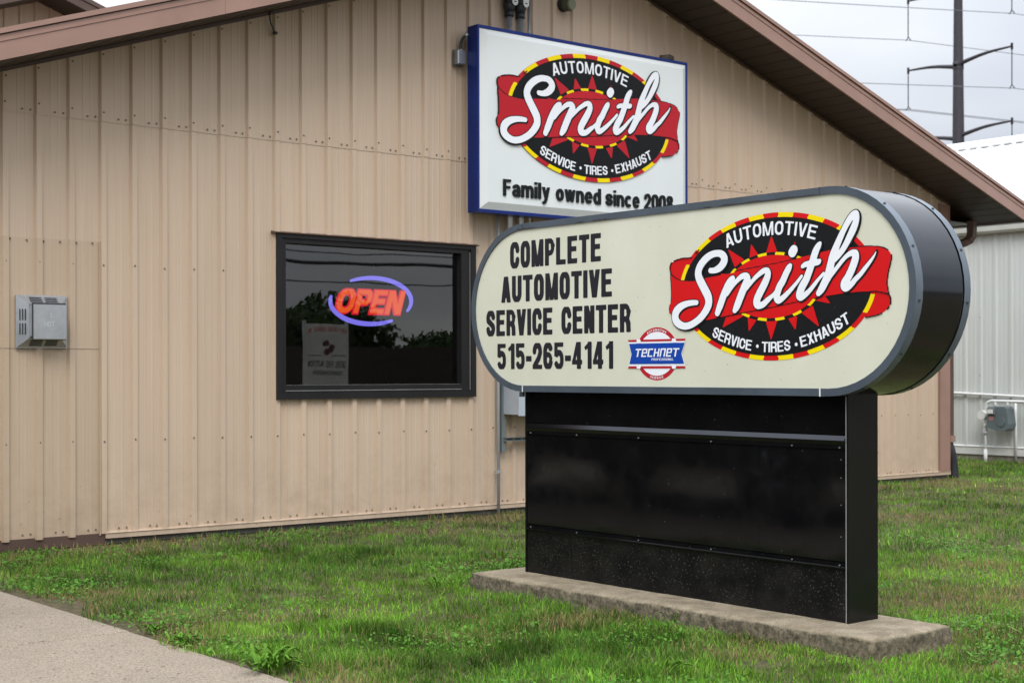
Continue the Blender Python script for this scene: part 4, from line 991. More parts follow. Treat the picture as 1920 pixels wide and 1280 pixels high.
# concrete footing slab: slightly irregular, chamfered, pitted
import bmesh
sx0, sx1, sy0, sy1, sh_ = 5.032, 5.612, 3.835, 6.55, .083
def slab():
    nx_, ny_, nzz = 16, 70, 4
    bm = bmesh.new(); ch = .016
    def pt(u, v, w_):   # unit cube surface -> rounded box
        x = sx0+(sx1-sx0)*u; y = sy0+(sy1-sy0)*v; z = -.06+(sh_+.06)*w_
        return Vector((x, y, z))
    sheets = []
    def face_grid(fn_, na, nb):
        g_ = [[bm.verts.new(fn_(i/na, j/nb)) for j in range(nb+1)] for i in range(na+1)]
        for i in range(na):
            for j in range(nb): bm.faces.new((g_[i][j], g_[i+1][j], g_[i+1][j+1], g_[i][j+1]))
    face_grid(lambda a, b: pt(a, b, 1), nx_, ny_)
    for u_ in (0, 1): face_grid(lambda a, b: pt(u_, a, b), ny_, 8)
    for v_ in (0, 1): face_grid(lambda a, b: pt(a, v_, b), nx_, 8)
    bmesh.ops.remove_doubles(bm, verts=bm.verts, dist=1e-5); bmesh.ops.recalc_face_normals(bm, faces=bm.faces)
    from mathutils import noise as mn
    for v_ in bm.verts:
        p = v_.co.copy(); r = .022
        q = Vector((min(max(p.x, sx0+r), sx1-r), min(max(p.y, sy0+r), sy1-r), min(p.z, sh_-r)))
        d_ = p-q
        if d_.length > r and (p.z > sh_-r-.001): v_.co = q+d_.normalized()*r
        w1 = mn.noise(p*5)*.012+mn.noise(p*22)*.006+mn.noise(p*70)*.003
        nrm = Vector((p.x-(sx0+sx1)/2, 0, 0))
        side = p.z < sh_-.002
        if side: v_.co += Vector(((1 if p.x > (sx0+sx1)/2 else -1)*(w1*1.2) if (p.x < sx0+.01 or p.x > sx1-.01) else 0, (1 if p.y > 5 else -1)*w1*1.2 if (p.y < sy0+.01 or p.y > sy1-.01) else 0, 0))
        else: v_.co.z += w1*.18 - (.004 if (p.x < sx0+.01 or p.x > sx1-.01 or p.y < sy0+.01) else 0)*abs(mn.noise(p*18))
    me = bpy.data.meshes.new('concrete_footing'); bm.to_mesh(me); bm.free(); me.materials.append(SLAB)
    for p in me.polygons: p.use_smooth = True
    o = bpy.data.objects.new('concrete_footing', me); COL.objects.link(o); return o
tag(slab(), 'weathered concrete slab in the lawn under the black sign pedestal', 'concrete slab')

# ------------------------------------------------------------------ rear wing of the shop (second gable at the back left)
RB = empty('rear_wing', (8.62, 21.5, 0), 'taller brown eaved rear gable showing above the roof at upper left', 'building')
YR_ = 21.5; zp = 6.654
def rz(u): return zp-.35*abs(u-8.50)
def rear_panel(u0, u1):
    raw = []; e = u0
    vs = []; pts = []
    while e < u1-.01:
        pts += [(e, 0), (e+.17, 0), (e+.184, .019), (e+.214, .019)]; e += PITCH
    pts.append((min(e, u1), 0))
    for x, h_ in pts: vs += [(x, YR_-h_, 3.0), (x, YR_-h_, rz(x))]
    MB().add(vs, [(2*i, 2*i+2, 2*i+3, 2*i+1) for i in range(len(pts)-1)]).build('wall_panel', TANR, RB)
u = 8.5-.9144*5
while u < 12.5: rear_panel(u, u+.9144); u += .9144
def rrake(s_, nm, a, b, y0, y1, mat):
    u0, u1 = 8.5, 8.5+s_*5.2; vs = [(u, y, rz(u)+h_) for u in (u0, u1) for y in (y0, y1) for h_ in (a, b)]
    MB().add(vs, [(0, 1, 3, 2), (4, 6, 7, 5), (0, 4, 5, 1), (2, 3, 7, 6), (0, 2, 6, 4), (1, 5, 7, 3)]).build(nm, mat, RB)
for s_ in (1, -1):
    rrake(s_, 'soffit', .0, .02, YR_-.6, YR_+.01, SOFFIT); rrake(s_, 'rake_fascia', -.002, .12, YR_-.62, YR_-.601, BROWN_D)
    rrake(s_, 'roof_edge_trim', .125, .19, YR_-.64, YR_-.60, BROWN_D); rrake(s_, 'roof', .03, .17, YR_-.6, YR_+12, ROOFM)
box('side_wall', TANR, RB, 12.7, 12.75, YR_+.02, YR_+12, 0, 4.9); box('side_wall', TANR, RB, 4.25, 4.3, YR_+.02, YR_+12, 0, 4.9)

# ------------------------------------------------------------------ pale grey building to the right
GB = empty('grey_building', (17.4, 12, 0), 'pale grey ribbed metal building with a white roof at the right edge', 'building')
XG = 17.4
def gpanel(y0, y1):
    pts = []; e = y0
    while e < y1-.01:
        pts += [(e, 0), (e+.045, .0), (e+.050, .0035), (e+.060, .0035), (e+.065, 0), (e+.11, 0), (e+.115, .0035), (e+.125, .0035), (e+.13, 0), (e+.170, 0), (e+.184, .019), (e+.214, .019)]; e += PITCH
    pts.append((y1, 0)); vs = []
    for y, h_ in pts: vs += [(XG-h_, y, .18), (XG-h_, y, 3.02)]
    MB().add(vs, [(2*i, 2*i+2, 2*i+3, 2*i+1) for i in range(len(pts)-1)]).build('wall_panel', GREY, GB)
y = 6.0
while y < 24: gpanel(y, y+.9144); y += .9144
MB().prism([(XG-.035, .08), (XG-.035, .178), (XG-.045, .184), (XG, .20), (XG, .08)], 1, 5.9, 24.5).build('base_trim', WHITE, GB)
FOUND = simple('foundation_board', (.30, .28, .23), .9, var=.2, vscale=9)
y = 5.9
while y < 24: box('foundation_board', FOUND, GB, XG-.015, XG+.05, y+.002, y+.13, -.1, .082); y += .133
gscr = MB()
for zz in (.55, 1.13, 1.9):
    yy = 6.0+.199
    while yy < 24:
        if int(yy*10) % 3 == 0: gscr.tube([(XG-.018, yy, zz), (XG-.025, yy, zz)], .007, 6)
        yy += PITCH
tag(gscr.build('panel_screw', SCREW, GB), kind='stuff')
# gutter and roof
gu = MB(); gu.prism([(XG-.02, 3.0), (XG-.10, 3.0), (XG-.125, 3.03), (XG-.125, 3.075), (XG-.115, 3.105), (XG-.02, 3.105)], 1, 5.8, 24.6); gu.build('gutter', CREAM, GB)
rf = MB(); pts = []; e = 5.8; RX, RZz = 23.2, 5.17
while e < 24.6: pts += [(e, 0), (e+.17, 0), (e+.184, .019), (e+.214, .019)]; e += PITCH
vs = []
for y, h_ in pts: vs += [(XG-.14, y, 3.115+h_), (RX, y, RZz+h_)]
rf.add(vs, [(2*i, 2*i+2, 2*i+3, 2*i+1) for i in range(len(pts)-1)]).build('roof', WHITE_ROOF, GB)
MB().add([(RX, 5.8, RZz), (RX, 24.6, RZz), (29, 24.6, 3.1), (29, 5.8, 3.1)], [(0, 1, 2, 3)]).build('roof', WHITE_ROOF, GB)
MB().prism([(RX-.22, RZz-.052), (RX-.20, RZz+.04), (RX, RZz+.11), (RX+.2, RZz+.04)], 1, 5.8, 24.6).build('ridge_cap', WHITE_ROOF, GB)
rdg = MB(); e = 5.8+.04
while e < 24.4: rdg.box(RX-.232, RX-.215, e, e+.13, RZz-.062, RZz-.035); e += PITCH
tag(rdg.build('ridge_closure', simple('foam_closure', (.50, .50, .48), .9), GB), kind='stuff')
cb = MB(); e = 5.8+.184
while e < 24.4: cb.box(XG-.147, XG-.13, e+.002, e+.032, 3.116, 3.134); e += PITCH
tag(cb.build('rib_closure', DARKM, GB), kind='stuff')
wl_ = MB(); wl_.box(XG+.06, 28.9, 5.95, 6.0, 0, 3.05); wl_.box(XG+.06, 28.9, 24.4, 24.45, 0, 3.05); wl_.box(28.85, 28.9, 6, 24.4, 0, 3.05); wl_.build('end_wall', GREY, GB)
# gas meter set
GM = empty('gas_meter', (XG-.2, 11.05, .5), 'grey gas meter on white pipes beside the pale grey wall', 'gas meter')
METER = simple('meter_grey', (.13, .165, .175), .45, var=.1)
mb = MB(); prof = [(11.175, .70), (11.165, .72), (10.93, .725), (10.90, .70), (10.885, .60), (10.87, .50), (10.885, .44), (10.93, .41), (11.06, .41), (11.09, .43), (11.16, .44), (11.185, .48), (11.19, .56), (11.17, .62)]
mb.prism(prof, 0, XG-.28, XG-.10); mb.build('meter_body', METER, GM)
box('index_box', METER, GM, XG-.31, XG-.281, 11.055, 11.17, .62, .71, bev=.006); box('index_dial', WHITE, GM, XG-.316, XG-.3105, 11.075, 11.155, .635, .69)
box('tag', simple('pink_tag', (.45, .22, .2), .6), GM, XG-.2845, XG-.2805, 11.085, 11.15, .545, .60)
mb = MB(); ci = circ(.06, .06, 18); mb.prism([(10.975+a, .53+b) for a, b in ci], 0, XG-.29, XG-.279); mb.build('cover_boss', METER, GM)
pp = lambda nm, pts, r: MB().tube([tuple(p) for p in smooth_path(pts, 5)], r, 10).build(nm, WHITE, GM)
MB().tube([(XG-.19, 11.262, -.05), (XG-.19, 11.262, .60)], .016, 10).build('riser_pipe', WHITE, GM)
pp('riser_pipe', [(XG-.19, 11.25, .58), (XG-.19, 11.25, .70), (XG-.19, 11.235, .765), (XG-.19, 11.19, .79), (XG-.19, 11.1, .795), (XG-.19, 10.6, .79)], .02)
MB().tube([(XG-.19, 11.262, -.05), (XG-.19, 11.262, .16)], .024, 10).build('sleeve', WHITE, GM)
for yy in (11.11, 10.93): MB().tube([(XG-.19, yy, .715), (XG-.19, yy, .79)], .017, 10).build('meter_spud', WHITE, GM)
MB().tube([(XG-.19, 11.30, .60), (XG-.19, 11.36, .60)], [.05, .02], 14).tube([(XG-.25, 11.29, .61), (XG-.13, 11.29, .61)], [.062, .062], 16).tube([(XG-.19, 11.255, .57), (XG-.19, 11.255, .65)], .03, 10).build('regulator', WHITE, GM)
MB().tube([(XG-.19, 11.262, .36), (XG-.19, 11.262, .40)], .033, 8).tube([(XG-.19, 11.262, .44), (XG-.19, 11.262, .50)], .026, 8).tube([(XG-.23, 11.262, .42), (XG-.15, 11.262, .42)], .016, 8).build('shutoff_valve', WHITE, GM)
MB().tube([(XG-.06, 10.90, .0), (XG-.06, 10.90, .79)], .016, 8).build('outlet_pipe', WHITE, GM)
tag(MB().tube([(XG-.045, 16, 1.06), (XG-.045, 11.914, .895), (XG-.045, 10.82, .855), (XG-.045, 8, .75)], .018, 10).build('white_wall_pipe', WHITE), 'thin white pipe running along the pale grey wall above the gas meter', 'pipe')

# ------------------------------------------------------------------ transmission pole and its wires
TP = Vector((103.68, 70.30, 0)); fw = F.copy(); rt_ = R0.copy()
PM = simple('weathered_pole_steel', (.052, .048, .058), .6, .3, var=.1)
tp = empty('transmission_pole', TP, 'tall dark steel transmission pole with swept arms beyond the white roof', 'pole')
MB().tube([TP+Vector((0, 0, z)) for z in (-.2, 12, 20, 31, 38)], [.58, .53, .47, .35, .28], 16).build('mast', PM, tp)
ad = (rt_*.57-fw*.82).normalized()
def pole_px(x, y, q=TP):   # height on the pole for a given rise
    return 0
def zpt(y): return (696-y)/2797.5*120+1.19
tips = []
for zz, s_ in ((zpt(122), 1), (zpt(127), -1), (zpt(257), 1), (zpt(262), -1), (zpt(-13), 1), (zpt(-8), -1)):
    L_ = 5.1; e_ = TP+ad*s_*L_+Vector((0, 0, zz+.55))
    a_ = TP+Vector((0, 0, zz)); P_ = smooth_path([tuple(a_), tuple(a_.lerp(e_, .5)+Vector((0, 0, .16))), tuple(e_)], 6)
    MB().tube([tuple(p) for p in P_], [.19-.12*i/(len(P_)-1) for i in range(len(P_))], 8).build('arm', PM, tp)
    MB().tube([tuple(a_-ad*.0-Vector((0, 0, .2))), tuple(a_+Vector((0, 0, .2)))], .44, 12).build('arm_collar', PM, tp)
    b_ = e_-Vector((0, 0, 3.05))
    im = MB(); im.tube([tuple(e_+Vector((0, 0, .25))), tuple(e_-Vector((0, 0, .25)))], .10, 8)
    N_ = 28
    im.tube([tuple(e_.lerp(b_, i/N_)) for i in range(N_+1)], [.055 if i % 2 else .035 for i in range(N_+1)], 7)
    im.tube([tuple(b_+Vector((0, 0, .05))), tuple(b_+ad*.25-Vector((0, 0, .22)))], .04, 5).tube([tuple(b_+Vector((0, 0, .05))), tuple(b_-ad*.25-Vector((0, 0, .22)))], .04, 5)
    im.build('insulator', PM, tp); tips.append(b_)
WD = (rt_*.93+fw*.37).normalized(); WIREM = simple('aluminium_wire', (.17, .18, .20), .6)
for i, b_ in enumerate(tips):
    for dd in ((-.22, .22) if b_ and i in (1, 3) else (0,)):
        b2_ = b_+ad*dd-Vector((0, 0, .2)); pts = []
        for s_ in range(-40, 60, 4):
            sl3 = .045 if s_ < 0 else .028; L_ = 220; sag = abs(s_)*sl3*(1-abs(s_)/L_)
            pts.append(tuple(b2_+WD*s_-Vector((0, 0, sag))))
        nm = ['top right arm', 'top left arm', 'middle right arm', 'middle left arm', 'lower right arm', 'lower left arm']
        order = [2, 3, 4, 5, 0, 1]
        lab = 'power line hung from the '+nm[order[i]]+' of the steel pole'+(', outer strand' if dd < 0 else ', inner strand' if dd > 0 else '')
        tag(MB().tube(pts, .028, 5).build('power_line', WIREM), lab, 'power line', 'power lines on the transmission pole')

# ------------------------------------------------------------------ grass (one mass nobody could count)
def vnoise(x, y, sc, seed):
    r = np.random.default_rng(seed); T_ = r.random((64, 64)); fx = x*sc; fy = y*sc
    ix = np.floor(fx).astype(int); iy = np.floor(fy).astype(int); u_ = fx-ix; v_ = fy-iy; u_ = u_*u_*(3-2*u_); v_ = v_*v_*(3-2*v_)
    g_ = lambda a, b: T_[a % 64, b % 64]
    return (g_(ix, iy)*(1-u_)+g_(ix+1, iy)*u_)*(1-v_)+(g_(ix, iy+1)*(1-u_)+g_(ix+1, iy+1)*u_)*v_
def fbm(x, y, sc, seed): return .55*vnoise(x, y, sc, seed)+.3*vnoise(x, y, sc*2.1, seed+1)+.15*vnoise(x, y, sc*4.3, seed+2)
def sample(n_, x0, x1, y0, y1): return rng.uniform(x0, x1, n_), rng.uniform(y0, y1, n_)
def edge_x(y): return 2.955+.05*np.sin(y*2.1)*np.sin(y*5.3+1)+.10*(vnoise(y, y*0, 2.2, 5)-.5)
def lawn_mask(x, y):
    m = (x > edge_x(y)) & ~((x > 5.02) & (x < 5.625) & (y > 3.825) & (y < 6.56))
    m &= ~((x > UL-.02) & (x < UR+.02) & (y > D-.02) & (y < 21.6)) & (x < 17.36)
    return m
def dryness(x, y):
    d_ = fbm(x, y, .9, 21)+.5*(fbm(x, y, 3.0, 31)-.5)
    d_ += .30*np.exp(-((y-D)/.7)**2)*((x < 14.3))          # thin, browner strip by the wall
    d_ += .18*np.exp(-((x-3.0)/.25)**2)
    return d_
def bare(x, y):
    b_ = fbm(x, y, 2.6, 41)
    near = np.exp(-((x-2.95)/.16)**2)*.34*(.5+vnoise(x, y, 1.9, 47))
    sl_d = np.hypot(np.maximum(np.maximum(5.03-x, x-5.61), 0), np.maximum(np.maximum(3.83-y, y-6.55), 0))
    return b_+near+.45*np.exp(-(sl_d/.035)**2)+.10*np.exp(-(sl_d/.12)**2)+.05*np.exp(-((y-D)/.06)**2)*(x < 14.3)
bx, by, bl, bw, bc = [], [], [], [], []
def scatter(n_, x0, x1, y0, y1, dmin, dmax, wmul, lmul):
    x, y = sample(n_, x0, x1, y0, y1); dist = np.hypot(x, y); az_ = np.degrees(np.arctan2(y, x))
    keep = lawn_mask(x, y) & (dist >= dmin) & (dist < dmax) & (az_ > 24) & (az_ < 79)
    x, y = x[keep], y[keep]
    keep = rng.random(len(x)) > np.clip((bare(x, y)-.63)*4, 0, .95); x, y = x[keep], y[keep]
    m = len(x); dr = dryness(x, y); tuft = fbm(x, y, 5.5, 51); lush = vnoise(x, y, 1.3, 61)
    L_ = (.020+.034*rng.random(m)**1.4+.075*np.clip(tuft-.52, 0, 1)*2)*lmul*(.62+.5*lush)
    L_ *= np.where(y > D-.12, 1.35, 1)
    w_ = rng.uniform(.0016, .0030, m)*wmul
    A = np.array([.105, .250, .016]); Bc = np.array([.048, .160, .016]); C = np.array([.225, .350, .048]); Dc = np.array([.36, .290, .130]); E_ = np.array([.18, .115, .055])
    t1 = np.clip(lush*1.3-.2+rng.normal(0, .18, m), 0, 1)[:, None]; col = A*(1-t1)+Bc*t1
    t2 = (np.clip(rng.normal(.25, .25, m), 0, 1))[:, None]; col = col*(1-t2)+C*t2
    pd = np.clip((dr-.53)*3.4, .05, 1.0); isd = rng.random(m) < pd*.60
    dk = np.clip((fbm(x, y, 4.2, 91)-.5)*4.5, -.6, .9)[:, None]; col = col*(1-dk*.55)
    col = col*(1-.30*np.clip((vnoise(x, y, .8, 95)-.45)*2.2, -.4, 1))[:, None]
    col = col*np.exp(rng.normal(0, .32, m))[:, None]
    col[isd] = (Dc*(1-(k2 := rng.random(m)[:, None]*.7))+E_*k2)[isd]
    bx.append(x); by.append(y); bl.append(L_); bw.append(w_); bc.append(col)
scatter(430000, 2.8, 8.5, 1.8, 9.8, 0, 7.2, 1.45, 1.0)
scatter(300000, 2.8, 12.0, 3.0, 9.8, 7.2, 10.2, 1.6, 1.0)
scatter(280000, 2.8, 17.4, 3.0, 12.5, 10.2, 14.5, 1.9, .9)
scatter(150000, 9, 17.4, 4.0, 20, 14.5, 24, 2.7, .9)
x = np.concatenate(bx); y = np.concatenate(by); L_ = np.concatenate(bl); w_ = np.concatenate(bw); col = np.concatenate(bc); m = len(x)
a = rng.uniform(0, 2*np.pi, m); lean = rng.uniform(.4, 2.0, m); ca_, sa_ = np.cos(a), np.sin(a)
ldx = ca_*lean*L_*.55; ldy = sa_*lean*L_*.55; hgt = L_*np.sqrt(np.clip(1-(lean*.48)**2, .18, 1))
wa = a+np.pi/2+rng.normal(0, .5, m); wx, wy = np.cos(wa)*w_/2, np.sin(wa)*w_/2
V = np.zeros((m, 5, 3)); z0 = -.006
V[:, 0] = np.c_[x-wx, y-wy, np.full(m, z0)]; V[:, 1] = np.c_[x+wx, y+wy, np.full(m, z0)]
V[:, 2] = np.c_[x+wx*.85+ldx*.32, y+wy*.85+ldy*.32, z0+hgt*.6]; V[:, 3] = np.c_[x-wx*.85+ldx*.32, y-wy*.85+ldy*.32, z0+hgt*.6]
V[:, 4] = np.c_[x+ldx, y+ldy, z0+hgt]
def fast_mesh(name, V, faces4, faces3, cols, mat):
    """V (n, k, 3), every item shares the same face pattern"""
    n_, k_, _ = V.shape; me = bpy.data.meshes.new(name); me.vertices.add(n_*k_); me.vertices.foreach_set('co', V.reshape(-1).astype(np.float32))
    per = sum(len(f) for f in faces4)+sum(len(f) for f in faces3); nf = len(faces4)+len(faces3)
    pat = np.array([i for f in faces4+faces3 for i in f]); base = (np.arange(n_)*k_)[:, None]
    me.loops.add(n_*per); me.loops.foreach_set('vertex_index', (base+pat[None, :]).reshape(-1).astype(np.int32))
    lens = np.array([len(f) for f in faces4+faces3]); st = np.r_[0, np.cumsum(lens)[:-1]]
    me.polygons.add(n_*nf); me.polygons.foreach_set('loop_start', ((np.arange(n_)*per)[:, None]+st[None, :]).reshape(-1).astype(np.int32))
    try: me.polygons.foreach_set('loop_total', np.tile(lens, n_).astype(np.int32))
    except Exception: pass
    me.update(calc_edges=True)
    at = me.color_attributes.new('tint', 'FLOAT_COLOR', 'POINT'); c4 = np.ones((n_*k_, 4), np.float32); c4[:, :3] = np.repeat(cols, k_, 0)
    at.data.foreach_set('color', c4.reshape(-1)); me.materials.append(mat)
    o = bpy.data.objects.new(name, me); COL.objects.link(o); return o
def leaf_mat(name, trans=.35, rough=.5):
    k = NT(name); at = k.n('ShaderNodeAttribute', attribute_name='tint'); k.l(at.outputs['Color'], k.p.inputs['Base Color'])
    k.p.inputs['Roughness'].default_value = rough; k.p.inputs['Specular IOR Level'].default_value = .10
    tl = k.n('ShaderNodeBsdfTranslucent'); hs_ = k.n('ShaderNodeHueSaturation'); hs_.inputs['Value'].default_value = 1.15; k.l(at.outputs['Color'], hs_.inputs['Color']); k.l(hs_.outputs[0], tl.inputs[0])
    ms_ = k.n('ShaderNodeMixShader'); ms_.inputs[0].default_value = trans; k.l(k.p.outputs[0], ms_.inputs[1]); k.l(tl.outputs[0], ms_.inputs[2]); k.l(ms_.outputs[0], k.out.inputs[0]); return k.m
GRASSM = leaf_mat('grass_blades')
tag(fast_mesh('lawn_grass', V, [(0, 1, 2, 3)], [(3, 2, 4)], col, GRASSM), 'patchy mown lawn of green and straw coloured grass', 'grass', kind='stuff')
# clover and broadleaf ground cover in patches
n_ = 190000; x, y = sample(n_, 2.85, 9.0, 2.2, 9.6); dist = np.hypot(x, y)
pt_ = fbm(x, y, 1.5, 71)+.12*np.exp(-((x-3.1)/.25)**2)-.05*(dist-6)/3
keep = lawn_mask(x, y) & (rng.random(n_) < np.clip((pt_-.50)*2.6, 0, .75)); x, y = x[keep], y[keep]; m = len(x)
r_ = rng.uniform(.004, .0095, m)*(1+.7*(rng.random(m) < .06)); h_ = rng.uniform(.010, .036, m)
a = rng.uniform(0, 2*np.pi, m); tx = rng.normal(0, .45, m); ty = rng.normal(0, .45, m)
V = np.zeros((m, 6, 3)); shp = [(-1, 0), (-.55, .62), (.35, .72), (1.0, 0), (.35, -.72), (-.55, -.62)]
for i, (p, q) in enumerate(shp):
    lx = (p*np.cos(a)-q*np.sin(a))*r_; ly = (p*np.sin(a)+q*np.cos(a))*r_
    V[:, i] = np.c_[x+lx, y+ly, h_+lx*tx+ly*ty]
cc = np.array([.050, .17, .018])*(1-(t_ := rng.random((m, 1))))+np.array([.15, .31, .045])*t_
tag(fast_mesh('clover_patches', V, [(0, 1, 2, 3), (0, 3, 4, 5)], [], cc, leaf_mat('clover_leaf', .3)), 'low clover and broadleaf weeds spread through the lawn', 'ground cover', kind='stuff')
# broadleaf weeds beside the path: rosettes of lobed leaves
def weed(cx_, cy_, n_, size, label, seed, hmax=.10):
    r = np.random.default_rng(seed); e = empty('weed_plant', (cx_, cy_, 0), label, 'weed', 'broadleaf weeds in the lawn')
    WM = bpy.data.materials.get('weed_leaf') or simple('weed_leaf', (.11, .25, .022), .7, var=.25, vscale=12, spec=.12)
    m_ = MB()
    for i in range(n_):
        a = r.uniform(0, 2*math.pi); L_ = size*r.uniform(.6, 1.1); w_ = L_*r.uniform(.14, .24); ox, oy = r.normal(0, size*.35, 2); up = r.uniform(.2, .9); N_ = 7; vs = []
        for j in range(N_+1):
            t = j/N_; ww = w_*math.sin(math.pi*min(1, t*.93+.05))**.8*(1+.28*math.sin(j*2.9+i)); d_ = L_*t; z = .006+up*hmax*math.sin(t*2.3)
            px, py = ox+math.cos(a)*d_, oy+math.sin(a)*d_; sx_, sy_ = -math.sin(a)*ww/2, math.cos(a)*ww/2
            vs += [(cx_+px-sx_, cy_+py-sy_, z+.004), (cx_+px, cy_+py, z), (cx_+px+sx_, cy_+py+sy_, z+.004)]
        m_.add(vs, [(3*j, 3*j+1, 3*j+4, 3*j+3) for j in range(N_)]+[(3*j+1, 3*j+2, 3*j+5, 3*j+4) for j in range(N_)], True)
    m_.build('leaves', WM, e)
weed(3.02, 5.20, 46, .10, 'largest bright broadleaf weed at the lower end of the path edge', 1)
weed(3.02, 5.95, 26, .07, 'low leafy weed creeping over the path edge above the largest weed', 2, .05)
weed(3.03, 6.30, 22, .06, 'small leafy weed on the path edge furthest up the path', 3, .05)
weed(4.80, 6.55, 14, .06, 'tuft of upright weed leaves at the left end of the concrete slab', 4, .08)
weed(5.00, 4.95, 6, .05, 'thin weed sprig against the front face of the concrete slab', 5, .11)
weed(4.2, 4.2, 12, .07, 'flat leafy weed low in the lawn near the bottom centre of the photo', 6, .05)
# grass clippings on the path
n_ = 700; x = rng.uniform(1.6, 2.95, n_); y = rng.uniform(4.3, 9.5, n_); den = fbm(x, y, 1.2, 81); kp = rng.random(n_) < np.clip((den-.35)*2.5, .1, 1); x, y = x[kp], y[kp]; m = len(x)
L_ = rng.uniform(.008, .035, m); a = rng.normal(2.4, .6, m); w_ = rng.uniform(.0010, .0022, m); ca_, sa_ = np.cos(a), np.sin(a); V = np.zeros((m, 4, 3))
V[:, 0] = np.c_[x, y, np.full(m, .0055)]; V[:, 1] = np.c_[x+ca_*L_*.5-sa_*w_, y+sa_*L_*.5+ca_*w_, np.full(m, .0075)]; V[:, 2] = np.c_[x+ca_*L_, y+sa_*L_, np.full(m, .0055)]; V[:, 3] = np.c_[x+ca_*L_*.5+sa_*w_, y+sa_*L_*.5-ca_*w_, np.full(m, .0065)]
cc = np.array([.05, .045, .03])*(1-(t_ := rng.random((m, 1))**2))+np.array([.17, .19, .06])*t_
tag(fast_mesh('grass_clippings', V, [(0, 1, 2, 3)], [], cc, GRASSM), 'dry grass clippings scattered on the path', 'clippings', kind='stuff')

# ------------------------------------------------------------------ across the street (seen only mirrored in the window and the black panels)
def far_tree(x_, y_, h_, r_, seed, label):
    r = np.random.default_rng(seed); e = empty('tree', (x_, y_, 0), label, 'tree', 'trees across the street')
    MB().tube([(x_, y_, -.1), (x_+.1, y_, h_*.5)], [.22, .1], 8).build('trunk', BROWN_D, e)
    N_ = 5000; d_ = r.normal(0, 1, (N_, 3)); d_ /= np.linalg.norm(d_, axis=1)[:, None]; rad = r.uniform(.35, 1, N_)**.5*(1+.25*np.sin(d_[:, 0]*5+seed)*np.cos(d_[:, 2]*4))
    c_ = d_*rad[:, None]*np.array([r_, r_, h_*.42])+np.array([x_, y_, h_*.56]); V = np.zeros((N_, 4, 3)); s_ = r.uniform(.10, .22, N_)
    u1 = r.normal(0, 1, (N_, 3)); u1 /= np.linalg.norm(u1, axis=1)[:, None]; u2 = np.cross(u1, d_); u2 /= np.linalg.norm(u2, axis=1)[:, None]+1e-6
    for i, (p, q) in enumerate(((-1, -.6), (1, -.6), (1, .6), (-1, .6))): V[:, i] = c_+(u1*p+u2*q)*s_[:, None]
    o = fast_mesh('crown', V, [(0, 1, 2, 3)], [], np.tile(np.array([[.035, .06, .02]]), (N_, 1)), GRASSM); o.parent = e; o.location = (-x_, -y_, 0)
tl_ = ['short round', 'broad spreading', 'narrow', 'tall leaning', 'dense low', 'open crowned', 'wide dark', 'small bushy', 'full round', 'ragged']
for i in range(10):
    far_tree(22+i*6.5, -62+5*math.sin(i*2.1), 4.6+1.3*math.sin(i*1.9+.5), 4.2, 100+i, tl_[i]+' tree across the street behind the camera')
box_f = tag(box('street_fence', simple('dark_brown_boards', (.035, .026, .02), .8), None, 15, 95, -52, -51.8, 0, 2.6), 'long dark brown board fence across the street', 'fence')
BN = empty('banner', (17.3, 9.79*2-27.6, 0), 'white advertising banner on posts across the street mirrored in the window', 'banner')
by_ = 2*D-27.6
box('banner_cloth', simple('banner_white', (.55, .56, .52), .7), BN, 16.80, 17.93, by_-.01, by_+.01, .88, 2.23)
for xx in (16.82, 17.91): box('post', GALV, BN, xx-.03, xx+.03, by_-.07, by_-.012, 0, 2.3)
bt = MB(); bt2 = MB()
def btext(m_, txt, u_right, width, z, h, curve=0):
    # reads correctly from the shop side (facing +Y): left of the text is at the larger X
    p4 = (.6, .14, .13, .12); tw = text_width(txt, *p4)
    flat_text(m_, txt, *p4, lambda a, b, d: (u_right-a, by_+.012, z+b-curve*((a/width)-.5)**2), 0, width/tw, h)
btext(bt2, "BOB.S DIESEL SERVICE. INC.", 17.88, 1.03, 2.08, .09, .22); btext(bt, 'DIESEL FUEL INJECTION', 17.86, .98, 1.29, .13); btext(bt, 'TURBOCHARGER', 17.80, .80, 1.12, .09)
tag(bt.build('banner_lettering', V_TXT, BN), kind='stuff'); tag(bt2.build('banner_lettering', V_RED2, BN), kind='stuff')
bl_ = MB()
for i in range(9):
    a = random.uniform(0, 6.28); bl_.tube([(17.38+.12*math.cos(a), by_+.013+.0005*i, 1.72+.10*math.sin(a)), (17.38+.12*math.cos(a), by_+.016+.0005*i, 1.72+.10*math.sin(a))], random.uniform(.04, .08), 10)
tag(bl_.build('engine_picture', simple('banner_maroon', (.10, .03, .03), .7), BN), kind='stuff')
box('banner_rule', V_TXT, BN, 16.86, 17.22, by_+.011, by_+.013, 1.53, 1.545); box('banner_rule', V_TXT, BN, 17.5, 17.86, by_+.011, by_+.013, 1.53, 1.545)
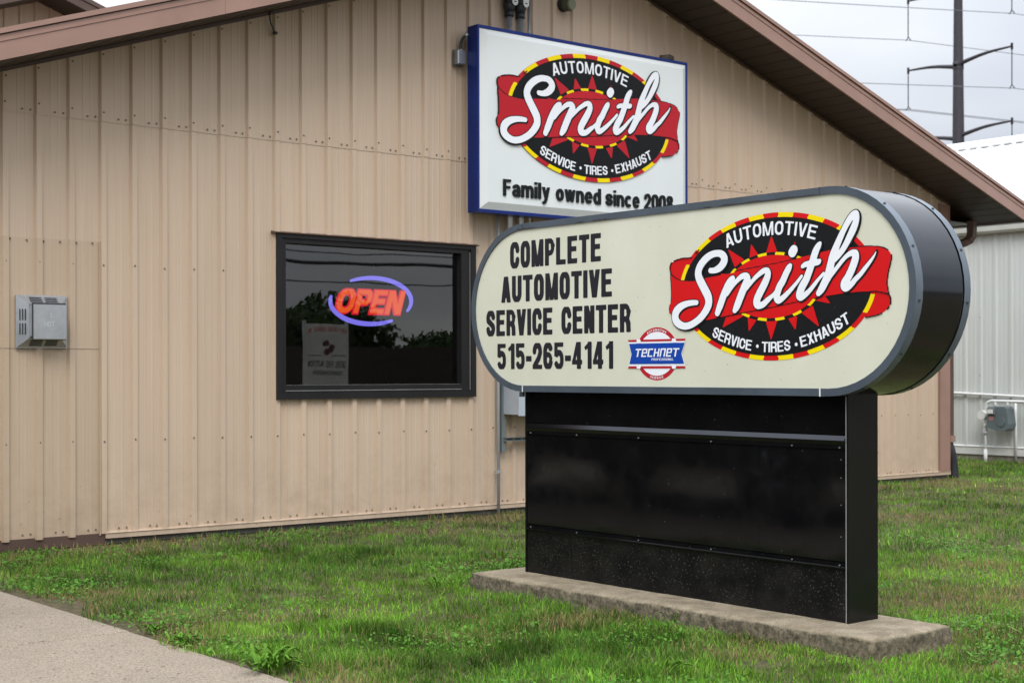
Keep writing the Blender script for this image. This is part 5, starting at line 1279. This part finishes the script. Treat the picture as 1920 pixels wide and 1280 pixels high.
for i, (xx) in enumerate((5, 62)):
    e = empty('utility_pole', (xx, -40.4, 0), ['wooden utility pole across the street nearer the shop', 'wooden utility pole further along the street'][i], 'pole', 'utility poles across the street')
    MB().tube([(xx, -40.4, -.2), (xx, -40.4, 9.6)], [.17, .12], 10).build('mast', BROWN_D, e); box('crossarm', BROWN_D, e, xx-.06, xx+.06, -41.4, -39.4, 8.6, 8.75)
for i, (z_, sag, r_) in enumerate(((7.5, .7, .03), (7.3, 1.0, .09), (6.0, .6, .035))):
    pts = [(5+57*k_/30, -40.4+.2*i, z_-4*sag*(k_/30)*(1-k_/30)+.04*math.sin(k_*1.7)*(i < 2)) for k_ in range(31)]
    tag(MB().tube(pts, r_, 5).build('overhead_wire', DARKM), ['thin upper', 'thick twisted middle', 'thin lower'][i]+' overhead wire across the street', 'wire')
# dark pickup on the drive, just outside the left of the picture, mirrored in the black panels
TX0, TX1, TY = -.05, 1.80, 4.75
CAR = empty('parked_truck', (.9, TY+4.6, 0), 'black pickup truck parked on the concrete drive left of the lawn', 'truck')
CARP = simple('black_car_paint', (.008, .008, .009), .25); TYRE = simple('tyre_rubber', (.02, .02, .02), .8)
prof = [(1.9, .55), (1.85, .95), (2.0, 1.10), (3.2, 1.16), (3.85, 1.74), (5.3, 1.76), (5.7, 1.20), (7.2, 1.18), (7.25, .6), (7.0, .42), (2.1, .42)]
MB().prism([(TY+a, b) for a, b in prof], 0, TX0, TX1).build('body', CARP, CAR)
GLK = simple('car_glass', (.01, .012, .012), .05)
for s_ in (TX1+.001, TX0-.005): MB().prism([(TY+a, b) for a, b in ((3.4, 1.20), (3.95, 1.66), (5.2, 1.68), (5.45, 1.20))], 0, s_, s_+.004).build('side_window', GLK, CAR)
for yy in (TY+2.85, TY+6.25):
    for xa, xo in ((TX1-.19, TX1+.012), (TX0+.19, TX0-.012)):
        MB().tube([(xa, yy, .38), (xo, yy, .38)], .38, 28).build('wheel', TYRE, CAR)
        d_ = .004 if xo > xa else -.004
        MB().tube([(xo, yy, .38), (xo+d_, yy, .38)], .235, 24).build('rim', DARKM, CAR)
        for q in range(6):
            a_ = q*math.pi/3+.3
            MB().tube([(xo+2*d_, yy+.05*math.cos(a_), .38+.05*math.sin(a_)), (xo+2*d_, yy+.22*math.cos(a_), .38+.22*math.sin(a_))], .022, 6).build('spoke', VENTM, CAR)
